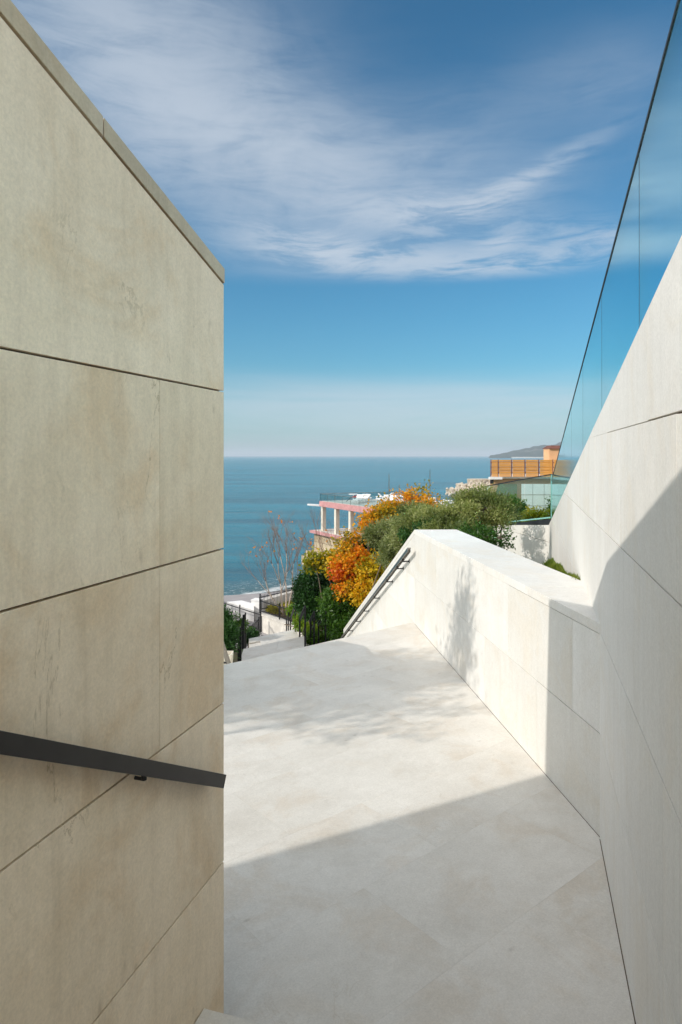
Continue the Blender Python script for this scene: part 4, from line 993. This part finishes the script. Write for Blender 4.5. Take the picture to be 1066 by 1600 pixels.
def picket_fence(name, a, b, h, label, npost=2, step=.115, foot=.08, group=None):
    t_ = thing(name, a, label, 'fence', group); a = Vector(a); b = Vector(b); L = (b - a).length; d_ = (b - a).normalized()
    m_ = MB(); m_.bar(a + up * (h - .12), b + up * (h - .12), .03, .045); m_.bar(a + up * (foot + .06), b + up * (foot + .06), .03, .045); m_.build('rails', 'black_iron', t_)
    m_ = MB(); k = int(L / step)
    for i in range(1, k):
        p = a + (b - a) * i / k; m_.bar(p + up * foot, p + up * h, .022, .022)
    m_.build('pickets', 'black_iron', t_)
    for i in range(npost):
        p = a + (b - a) * i / max(1, npost - 1); m_ = MB(); m_.bar(p, p + up * (h + .05), .07, .07); m_.bar(p + up * (h + .05), p + up * (h + .075), .085, .085); m_.build('post', 'black_iron', t_)
    return t_
fa = P(345, 938, 41.2); fb = P(407.5, 960, 37.9)
picket_fence('picket_fence', (fa.x, fa.y, ZT + .1), (fb.x, fb.y, ZT + .1), 1.08, 'black iron picket fence on the left below the white walls', 3)
fa = P(374, 0, 33.5); fb2 = P(405, 0, 37.0)
picket_fence('picket_fence', (fa.x, fa.y, ZT + .1), (fb2.x, fb2.y, ZT + .1), .98, 'short run of black pickets closing the corner at the steps', 2)
f0 = P(406.7, 956, 38.5); f0.z = zw; f1 = P(472, 922, 41.2); f1.z = zw
picket_fence('picket_fence', f0, f1, .93, 'black picket fence behind the bare tree facing the sea', 2)
f2 = wc_ + Vector((.3, .2, 0)); f2.z = zw
picket_fence('picket_fence', f0 + Vector((.02, -.3, 0)), f2, .80, 'black picket fence on the retaining wall in front of the bare tree', 4)

# ------------------------------------------------------------------ stair railings
def rail_frame(name, pn, pf, zn_top, zf_top, zb, label):
    """pn/pf near and far post positions; sloping top rail."""
    t_ = thing(name, (pn.x, pn.y, zb), label, 'railing', 'black railing frames along the lower steps')
    for p, zt_ in ((pn, zn_top), (pf, zf_top)):
        m_ = MB(); m_.bar((p.x, p.y, zb), (p.x, p.y, zt_), .055, .055); m_.build('post', 'black_iron', t_)
    m_ = MB(); m_.bar((pn.x, pn.y, zn_top), (pf.x, pf.y, zf_top), .05, .03); m_.build('top_rail', 'black_iron', t_)
    m_ = MB(); m_.bar((pn.x, pn.y, zn_top - .10), (pf.x, pf.y, zf_top - .10), .02, .02); m_.build('lower_rail', 'black_iron', t_)
    return t_
fr = [((509, 954, 21.0), (498, 973, 22.6), 'nearest right-hand railing frame by the wing wall'),
      ((491, 955.5, 21.6), (485.5, 968, 23.0), 'second right-hand railing frame from the wing wall'),
      ((477, 947, 20.6), (468.5, 966, 22.3), 'third right-hand railing frame, beside the upper lower landing'),
      ((461.8, 943, 25.6), (454, 965.5, 27.6), 'fourth right-hand railing frame, beside the second lower landing'),
      ((450.6, 957, 29.8), (447.8, 968, 31.6), 'farthest right-hand railing frame near the retaining wall')]
for (u1, v1, y1), (u2, v2, y2), lab in fr:
    a, b = P(u1, v1, y1), P(u2, v2, y2)
    rail_frame('stair_railing', a, b, a.z, b.z, min(a.z, b.z) - 1.15, lab)
fl = [((376, 981, 18.6), (373, 990, 20.0), 'nearest left-hand railing frame at the oleander bush'),
      ((381, 961, 20.6), (378.5, 975, 22.3), 'middle left-hand railing frame beside the lower landing'),
      ((383.5, 957.5, 24.8), (381.5, 968, 26.6), 'farthest left-hand railing frame before the picket fence')]
for (u1, v1, y1), (u2, v2, y2), lab in fl:
    a, b = P(u1, v1, y1), P(u2, v2, y2)
    rail_frame('stair_railing', a, b, a.z, b.z, a.z - 1.5, lab)
# left steel handrail piece and planter
h3 = thing('handrail', P(354, 1030, 9.2), 'short steel handrail at the far left edge of the landing', 'handrail')
mb = MB(); mb.bar(P(343, 992, 9.0), P(358.5, 1038, 9.2), .045, .03); mb.bar(P(341.5, 996, 9.02), P(356, 1038, 9.22), .03, .02); mb.build('rail', 'steel', h3)
mb = MB(); mb.bar(P(344, 1035.5, 9.2), P(356, 1035.5, 9.2), .02, .02); mb.build('bracket', 'black_iron', h3)
pl_ = thing('planter', P(359, 1045, 12.5), 'cream square planter box below the oleander bush', 'planter')
mb = MB(); c = P(357.5, 1020, 12.5); zt_ = c.z
for (lo, hi) in (((-.07, -.09, 0), (.07, .09, 0)),):
    pass
def taper(m_, cx, cy, z0_, z1_, r0_, r1_, th):
    o = [(-1, -1), (1, -1), (1, 1), (-1, 1)]
    v = [(cx + a * r0_, cy + b * r0_, z0_) for a, b in o] + [(cx + a * r1_, cy + b * r1_, z1_) for a, b in o] + [(cx + a * (r1_ - th), cy + b * (r1_ - th), z1_) for a, b in o] + [(cx + a * (r1_ - th), cy + b * (r1_ - th), z1_ - .06) for a, b in o]
    f = [(3, 2, 1, 0)] + [(i, (i + 1) % 4, 4 + (i + 1) % 4, 4 + i) for i in range(4)] + [(4 + i, 4 + (i + 1) % 4, 8 + (i + 1) % 4, 8 + i) for i in range(4)] + [(8 + i, 8 + (i + 1) % 4, 12 + (i + 1) % 4, 12 + i) for i in range(4)]
    m_.add(v, f, 0, .5); m_.add(v[12:], [(0, 1, 2, 3)], 1, .5)
taper(mb, c.x - .06, c.y, zt_ - .45, zt_, .10, .13, .02); mb.build('box', ['cream_paint', 'soil'], pl_)

# ------------------------------------------------------------------ PINK SEA TERRACE
pv = thing('sea_terrace', P(540, 870, 64), 'pink and cream open terrace pavilion with square columns standing over the sea', 'pavilion')
kA = P(499, 783, 68); kA.z = 0; kB = P(608, 797, 56.4); kB.z = 0
dk = (kB - kA).normalized(); nk = Vector((-dk.y, dk.x, 0)); nk = nk if nk.y > 0 else -nk     # away from camera
kE = kA + dk * 30
zd = P(0, 783, 68).z; zd0 = P(0, 791, 68).z
dd_ = nk * 9.0
mb = MB(); mb.prism([Vector((q.x, q.y, zd0)) for q in (kA, kE, kE + dd_, kA + dd_)], (0, 0, zd - zd0)); mb.build('roof_deck', 'pink_paint', pv)
mb = MB(); mb.prism([Vector((q.x, q.y, zd + .001)) for q in (kA + dk * .2 + nk * .2, kE + nk * .2, kE + dd_ * .97, kA + dd_ * .97 + dk * .2)], (0, 0, .03)); mb.build('deck_floor', 'dirty_white', pv)
zc0 = P(0, 831, 68).z
for i in range(8):
    for j, off_ in enumerate((.35, 7.0)):
        s_ = .25 + i * 2.87 + (0 if j == 0 else .15); p = kA + dk * s_ + nk * off_; m_ = MB()
        if j == 1 and i == 0: pass
        m_.box((p.x - .19, p.y - .19, zc0), (p.x + .19, p.y + .19, zd0 - .001), rz=math.atan2(dk.y, dk.x)); m_.build('column', 'cream_paint', pv)
# lower slab and stone base
kL = kA - dk * 1.2 - nk * .5
zl = P(0, 829.5, 68).z; zl0 = P(0, 833.5, 68).z
mb = MB(); kLE = kL + dk * 33; mb.prism([Vector((q.x, q.y, zl0)) for q in (kL, kLE, kLE + nk * 11, kL + nk * 11)], (0, 0, zl - zl0)); mb.build('lower_slab', 'pink_paint', pv)
mb = MB(); mb.prism([Vector((q.x, q.y, zl + .001)) for q in (kL + dk * .3 + nk * .3, kLE + nk * .3, kLE + nk * 10.8, kL + nk * 10.8 + dk * .3)], (0, 0, .02)); mb.build('lower_floor', 'dirty_white', pv)
mb = MB(); a = kL + dk * .35 + nk * .35; b = kLE + nk * .35; zs0 = P(0, 862, 68).z
mb.prism([Vector((q.x, q.y, zs0)) for q in (a, b, b + nk * 10, a + nk * 10)], (0, 0, zl0 - zs0 - .002)); mb.build('stone_base', 'masonry', pv)
mb = MB(); a2 = a - dk * 1.1 - nk * .9; mb.prism([Vector((q.x, q.y, SEA - 1)) for q in (a2, b - nk * .9, b + nk * 10, a2 + nk * 10)], (0, 0, zs0 - SEA + 1 - .001 - .55)); mb.build('quay', 'rock_wall', pv)
mb = MB(); a3 = a2 + dk * .4 + nk * .3; mb.prism([Vector((q.x, q.y, zs0 - .6)) for q in (a3, b - nk * .6, b + nk * 9.5, a3 + nk * 9.5)], (0, 0, .58)); mb.build('quay_step', 'masonry', pv)
mb = MB(); q = a + nk * 2; mb.add([q + Vector((-1.1, -.3, 0)) + up * (zs0 - .02), q + Vector((0, -.8, 0)) + up * (zs0 - .02), q + Vector((0, 1, 0)) + up * (zs0 - .02), q + Vector((-.02, .1, 0)) + up * (zs0 + 1.3)], [(0, 1, 3), (1, 2, 3), (2, 0, 3), (2, 1, 0)], 0); mb.build('red_lean_to_roof', 'rust_post', pv)
# canopies: thin round-ended slabs
def canopy(u0, u1, v, Y0_, side):
    a = P(u0, v, Y0_); b = P(u1, v + 1.5, Y0_ + .2); m_ = MB(); n_ = 12; top = []
    L = (b - a).length; d_ = (b - a).normalized(); wd = .75
    pts = [a + d_ * (wd - wd * math.cos(t_)) * .8 + Vector((0, 1, 0)) * wd * math.sin(t_) for t_ in [math.pi * (-.5 + i / n_) for i in range(n_ + 1)]]
    pts = [a + d_ * wd - d_ * wd * math.cos(t_) + Vector((0, 1, 0)) * wd * math.sin(t_) for t_ in [math.pi * (-.5 + i / n_) for i in range(n_ + 1)]] + [b + Vector((0, wd, 0)), b - Vector((0, wd, 0))]
    m_.prism(pts, (0, 0, .10)); m_.build('canopy', 'white_paint', pv)
canopy(480, 500, 789, 68.6, 0); canopy(522.5, 545, 792.5, 66.4, 0); canopy(569, 588, 797, 62.5, 0)
# railing
zr = P(0, 771.5, 68).z - zd
mb = MB()
for A_, B_ in ((kA + nk * .1, kE + nk * .1), (kA + nk * .1, kA + dd_ * .98), (kA + dd_ * .98, kE + dd_ * .98)):
    L = (B_ - A_).length; n_ = int(L / 1.5)
    for i in range(n_ + 1): p = A_.lerp(B_, i / n_); mb.bar((p.x, p.y, zd), (p.x, p.y, zd + zr), .03, .03)
    mb.bar((A_.x, A_.y, zd + zr), (B_.x, B_.y, zd + zr), .04, .04)
mb.build('railing', 'steel', pv)
for A_, B_ in ((kA + nk * .1, kE + nk * .1), (kA + nk * .1, kA + dd_ * .98), (kA + dd_ * .98, kE + dd_ * .98)):
    mb = MB(); v3 = (B_ - A_).normalized().cross(up) * .01; mb.prism([Vector((A_.x, A_.y, zd + .08)), Vector((B_.x, B_.y, zd + .08)), Vector((B_.x, B_.y, zd + zr - .04)), Vector((A_.x, A_.y, zd + zr - .04))], v3); mb.build('glass_panel', 'glass_clear', pv)
# furniture on the deck: folding loungers and tables
def lounger():
    t_ = thing('sun_lounger', (0, 0, 0), 'white sun lounger among the many on the pink roof deck', 'lounger', 'white furniture on the pink roof deck')
    m_ = MB(); m_.box((-.32, -.9, .30), (.32, .35, .36)); m_.build('seat', 'white_paint', t_)
    m_ = MB(); m_.prism([(-.32, .36, .30), (-.32, .36, .36), (-.32, .85, .78), (-.32, .88, .72)], (.64, 0, 0)); m_.build('backrest', 'white_paint', t_)
    for a in (-.28, .28):
        for b in (-.8, .28): m_ = MB(); m_.bar((a, b, 0), (a, b, .3), .04, .04); m_.build('leg', 'white_paint', t_)
    return t_['o']
def table():
    t_ = thing('round_table', (0, 0, 0), 'round white table among the loungers on the pink roof deck', 'table', 'round tables on the pink roof deck')
    m_ = MB(); m_.tube([(0, 0, .70), (0, 0, .74)], .45, 16); m_.build('tabletop', 'white_paint', t_)
    m_ = MB(); m_.tube([(0, 0, .02), (0, 0, .70)], .035, 8); m_.build('stem', 'white_paint', t_)
    m_ = MB(); m_.tube([(0, 0, 0), (0, 0, .02)], .25, 12); m_.build('foot', 'white_paint', t_)
    return t_['o']
rng = random.Random(8); first = [lounger(), table()]; used = [False, False]
for i in range(46):
    s_ = 2.2 + i * .52 + rng.uniform(-.2, .2); o_ = 1.1 + rng.uniform(0, 1) * 5.5; k = 0 if rng.random() < .62 else 1
    p = kA + dk * s_ + nk * o_; loc = (p.x, p.y, zd + .035)
    if not used[k]: first[k].location = loc; first[k].rotation_euler = (0, 0, rng.uniform(0, 6)); used[k] = True
    else: copy_thing(first[k], loc, rz=rng.uniform(0, 6))
red = thing('parasol', (0, 0, 0), 'closed dark red parasol lying low near the left end of the roof deck', 'parasol')
p = kA + dk * 2.6 + nk * 2.2; red['o'].location = (p.x, p.y, zd + .035)
red['_w'] = Vector((0, 0, 0))
mb = MB(); mb.tube([(0, 0, .40), (.5, .1, .52), (1.1, .25, .52), (1.35, .3, .48)], [.03, .11, .09, .02], 8); mb.build('canopy', 'shell_cloth_red', red)
mb = MB(); mb.tube([(-.5, 0, 0.0), (0, 0, .41)], .03, 6); mb.build('pole', 'dark_cloth', red)
# masts
for (u_, v0, v1, lab) in ((608, 741, 785, 'tallest thin mast rising left of the orange tree top'), (624, 757, 785, 'short thin mast between the two tall masts'), (672, 734, 790, 'thin grey mast rising from the orange tree crown')):
    a = P(u_, v0, 60); b = Vector((a.x, a.y, P(0, v1, 60).z - .6)); m_ = MB(); m_.tube([b, a], [.05, .03], 6); mo = m_.build('mast', 'steel'); tag(mo, lab, 'mast', 'thin masts by the sea terrace')

# ------------------------------------------------------------------ breakwater with tetrapods
YB_ = 190
bk_ = thing('breakwater_platform', P(752, 765, YB_), 'round grey concrete platform behind the tetrapods', 'platform')
c = P(752, 750, YB_ + 6); R0 = 21 * YB_ / F * 1.05
mb = MB(); n_ = 40
zt_ = P(0, 749.5, YB_).z
vs = [(c.x + R0 * math.cos(2 * math.pi * i / n_), c.y + R0 * math.sin(2 * math.pi * i / n_), SEA - 1) for i in range(n_)]
mb.prism([Vector(q) for q in vs], (0, 0, zt_ - SEA + 1 - .4)); mb.build('drum', 'tetra_concrete', bk_)
mb = MB(); mb.prism([Vector((c.x + (q[0] - c.x) * 1.03, c.y + (q[1] - c.y) * 1.03, zt_ - .399)) for q in vs], (0, 0, .4)); mb.build('rim', 'tetra_concrete', bk_)
def tetra_mesh():
    m_ = MB(); m_.v = []; dirs = [Vector((0, 0, 1))] + [Vector((math.cos(a) * .943, math.sin(a) * .943, -.333)) for a in (0, 2.094, 4.189)]
    for d_ in dirs: m_.tube([d_ * 0, d_ * .55, d_ * .98, d_ * 1.05], [.48, .36, .30, .24], 10)
    return m_
tm = tetra_mesh(); t0 = tm.build('tetrapod', 'tetra_concrete', origin=(0, 0, 0)); tag(t0, 'weathered concrete tetrapod heaped on the breakwater', 'tetrapod', 'tetrapods of the breakwater')
rng = random.Random(4); cnt = 0
for i in range(95):
    fu = rng.random(); u_ = 702 + fu * 66
    top = 749 + 20 * max(0, (1 - (u_ - 702) / 30)) ** 1.0 if u_ < 732 else 753 + 2 * rng.random()
    lay = rng.random(); v_ = top + (771 - top) * lay
    Yv = YB_ + 4 - 14 * lay + rng.uniform(-1, 1); p = P(u_, v_, Yv)
    o = t0 if i == 0 else t0.copy()
    if i: COL.objects.link(o)
    o.location = p; o.rotation_euler = (rng.uniform(0, 6), rng.uniform(0, 6), rng.uniform(0, 6)); s_ = rng.uniform(.85, 1.15); o.scale = (s_,) * 3
mb = MB(); vs = []
mound = [P(700, 771.5, YB_ - 10), P(735, 771.5, YB_ - 11), P(775, 771, YB_ - 11), P(800, 771, YB_), P(775, 771, YB_ + 20), P(715, 771, YB_ + 10)]
mtop = [P(715, 766, YB_ - 6), P(738, 758, YB_ - 5), P(775, 758, YB_ - 5), P(795, 758, YB_), P(775, 760, YB_ + 15), P(722, 765, YB_ + 5)]
for q in mound: q.z = SEA - .5
mb.add([*mound, *mtop], [(0, 1, 7, 6), (1, 2, 8, 7), (2, 3, 9, 8), (3, 4, 10, 9), (4, 5, 11, 10), (5, 0, 6, 11), (6, 7, 8, 9, 10, 11)], 0)
tag(mb.build('rubble_mound', 'rock_wall'), 'dark rubble mound underneath the tetrapods', 'breakwater')
for (u_, lab) in ((701, 'lone dark tetrapod standing in the water off the left end of the breakwater'),):
    o = t0.copy(); COL.objects.link(o); o.location = P(u_, 768, YB_ - 6); o.rotation_euler = (1, 2, .4); o['label'] = lab; o['group'] = 'tetrapods of the breakwater'

# ------------------------------------------------------------------ peach building, orange screens
pb = thing('peach_building', P(830, 775, 82), 'flat-roofed peach building with a small square tower at the water', 'building')
mb = MB(); YQ = 82
x0_ = P(766, 0, YQ).x; x1_ = P(940, 0, YQ).x; zb_ = Z(-5.5); z1_ = P(0, 747.5, YQ).z
fx = lambda y, e=0: x0_ * y / YQ + e
mb.prism([(x0_, YQ, zb_), (x1_, YQ, zb_), (x1_ + 4, YQ + 12, zb_), (fx(YQ + 12, .4), YQ + 12, zb_)], (0, 0, z1_ - zb_)); mb.build('wall', 'peach_paint', pb)
mb = MB(); mb.prism([(x0_ - .15, YQ - .5, z1_ + .002), (x1_, YQ - .5, z1_ + .002), (x1_ + 4, YQ + 12.2, z1_ + .002), (fx(YQ + 12.2, .4), YQ + 12.2, z1_ + .002)], (0, 0, P(0, 745, YQ).z - z1_ - .002)); mb.build('roof', 'white_paint', pb)
mb = MB(); mb.box((P(762, 0, YQ).x, YQ - 1.4, P(0, 748.5, YQ).z), (P(781, 0, YQ).x, YQ - .52, P(0, 745, YQ).z)); mb.build('canopy', 'white_paint', pb)
wn = MB(); wn.box((P(765.8, 0, YQ).x + .01, YQ - .05, P(0, 755.5, YQ).z), (P(771, 0, YQ).x, YQ + .05, P(0, 749.5, YQ).z)); wn.build('window', 'dark_cloth', pb)
mb = MB(); YT = 84; mb.box((P(858.5, 0, YT).x, YT, P(0, 745, YT).z), (P(884, 0, YT).x, YT + 2.4, P(0, 701, YT).z)); mb.build('tower', 'peach_paint', pb)
mb = MB(); ra, rb = P(857, 0, YT).x, P(886, 0, YT).x; z0_ = P(0, 701, YT).z + .001; z1_ = P(0, 696, YT).z
mb.add([(ra, YT - .25, z0_), (rb, YT - .25, z0_), (rb, YT + 2.7, z0_), (ra, YT + 2.7, z0_), (ra + .5, YT + .3, z1_), (rb - .4, YT + .3, z1_), (rb - .4, YT + 2.1, z1_), (ra + .5, YT + 2.1, z1_)], [(3, 2, 1, 0), (0, 1, 5, 4), (1, 2, 6, 5), (2, 3, 7, 6), (3, 0, 4, 7), (4, 5, 6, 7)], 0); mb.build('tower_roof', 'roof_brown', pb)
sc_ = thing('slatted_screen', P(830, 745, 80), 'row of orange slatted privacy screens between rust-red posts on the peach building', 'screen')
YS = 80.8; edges = [(768.5, 778), (780, 798.5), (801, 819.5), (822, 841), (843.8, 863), (866, 884), (886.5, 896), (898, 917)]
for a, b in edges:
    m_ = MB(); xa, xb = P(a, 0, YS).x, P(b, 0, YS).x; zt_, zb_ = P(0, 718.5, YS).z, P(0, 745, YS).z; n_ = 10; h_ = (zt_ - zb_) / n_
    for i in range(n_):
        z_ = zb_ + h_ * i; dy = .0 if i not in (3, 5, 8) else .06
        m_.prism([(xa, YS + dy, z_ + .012), (xa, YS + .05 + dy, z_ + h_ * .45), (xa, YS + .05 + dy, z_ + h_ * .95), (xa, YS + .01 + dy, z_ + h_ * .95)], (xb - xa, 0, 0))
    m_.build('panel', 'orange_slat', sc_)
for a in (767.6, 779, 799.8, 820.8, 842.4, 864.5, 885.2, 897):
    m_ = MB(); xa = P(a, 0, YS).x; m_.bar((xa, YS + .12, P(0, 745, YS).z), (xa, YS + .12, P(0, 718, YS).z), .09, .09); 
    for v_ in (723, 730, 738): m_.bar((xa - .09, YS + .02, P(0, v_, YS).z), (xa + .09, YS + .02, P(0, v_, YS).z), .06, .10)
    m_.build('post', 'rust_post', sc_)
# ------------------------------------------------------------------ far headland, boats
mb = MB(); YH = 3000; n1 = 60; n2 = 12; vs = []
ridge = [(764, 712), (770, 710.8), (778, 710), (790, 707.5), (800, 705), (812, 703.2), (820, 701.5), (828, 700.5), (838, 697), (848, 696), (858, 697.5), (868, 694.5), (880, 691), (900, 690), (930, 688), (980, 684), (1060, 690), (1200, 700)]
def rz_at(u):
    for (ua, va), (ub, vb) in zip(ridge[:-1], ridge[1:]):
        if ua <= u <= ub: return va + (vb - va) * (u - ua) / (ub - ua)
    return 712
rng = random.Random(2)
for j in range(n2 + 1):
    f = j / n2
    for i in range(n1 + 1):
        u = 764 + (1150 - 764) * (i / n1) ** 1.3; Yv = YH + 900 * f; pk = math.sin(min(1, f * 1.6) * math.pi / 2) if f < .7 else 1 - (f - .7) / .3
        hgt = (P(0, rz_at(u), YH).z - SEA - (P(0, 712, YH).z - SEA)) + 13.5
        hgt = max(0, (P(0, rz_at(u), YH + 560).z - SEA)) * pk * (1 + .10 * rng.uniform(-1, 1) * (1 if 0 < f < .9 else 0))
        if i == 0: hgt = 0
        vs.append(((u - 533) / F * Yv, Yv, SEA - .5 + hgt))
mb.add(vs, [(j * (n1 + 1) + i, j * (n1 + 1) + i + 1, (j + 1) * (n1 + 1) + i + 1, (j + 1) * (n1 + 1) + i) for j in range(n2) for i in range(n1)], 0, .5)
tag(mb.build('hill', 'hill', smooth=False), kind='structure')
sh_ = thing('quay_wall', P(820, 713, 2950), 'thin white harbour wall along the foot of the far headland', 'wall'); mb = MB()
a, b = P(800, 0, 2950), P(905, 0, 2950); mb.box((a.x, 2950, SEA - 1), (b.x, 2956, SEA + 6)); mb.build('wall_body', 'dirty_white', sh_)
bo = thing('boat', P(699, 0, 1500), 'tiny white boat far out on the horizon', 'boat'); bo['o'].location = (P(699, 0, 1500).x, 1500, SEA); bo['_w'] = Vector((0, 0, 0))
mb = MB(); mb.add([(-6, 0, 1.6), (6.5, 0, 2.2), (4.5, 0, -.3), (-5.5, 0, -.3), (-6, 3, 1.6), (6.5, 1.5, 2.2), (4.5, 2, -.3), (-5.5, 3, -.3)], [(0, 1, 2, 3), (7, 6, 5, 4), (0, 4, 5, 1), (1, 5, 6, 2), (2, 6, 7, 3), (3, 7, 4, 0)]); mb.build('hull', 'white_paint', bo)
mb = MB(); mb.box((-3, .6, 1.8), (1.5, 2.4, 4.2)); mb.build('cabin', 'white_paint', bo)

# ------------------------------------------------------------------ sea haze
hm = bpy.data.materials.new('haze'); hm.use_nodes = True; M['haze'] = hm; ht = NT(hm.node_tree); ht.n.clear()
ho = ht.new('ShaderNodeOutputMaterial'); pvn = ht.new('ShaderNodeVolumePrincipled'); pvn.inputs['Color'].default_value = (.80, .90, 1, 1); pvn.inputs['Density'].default_value = 1.6e-4
ht.link(pvn.outputs[0], ho.inputs['Volume'])
mb = MB(); mb.box((-27500, -27500, Z(-17)), (27500, 27500, EYE + 95)); tag(mb.build('haze', 'haze'), kind='stuff')
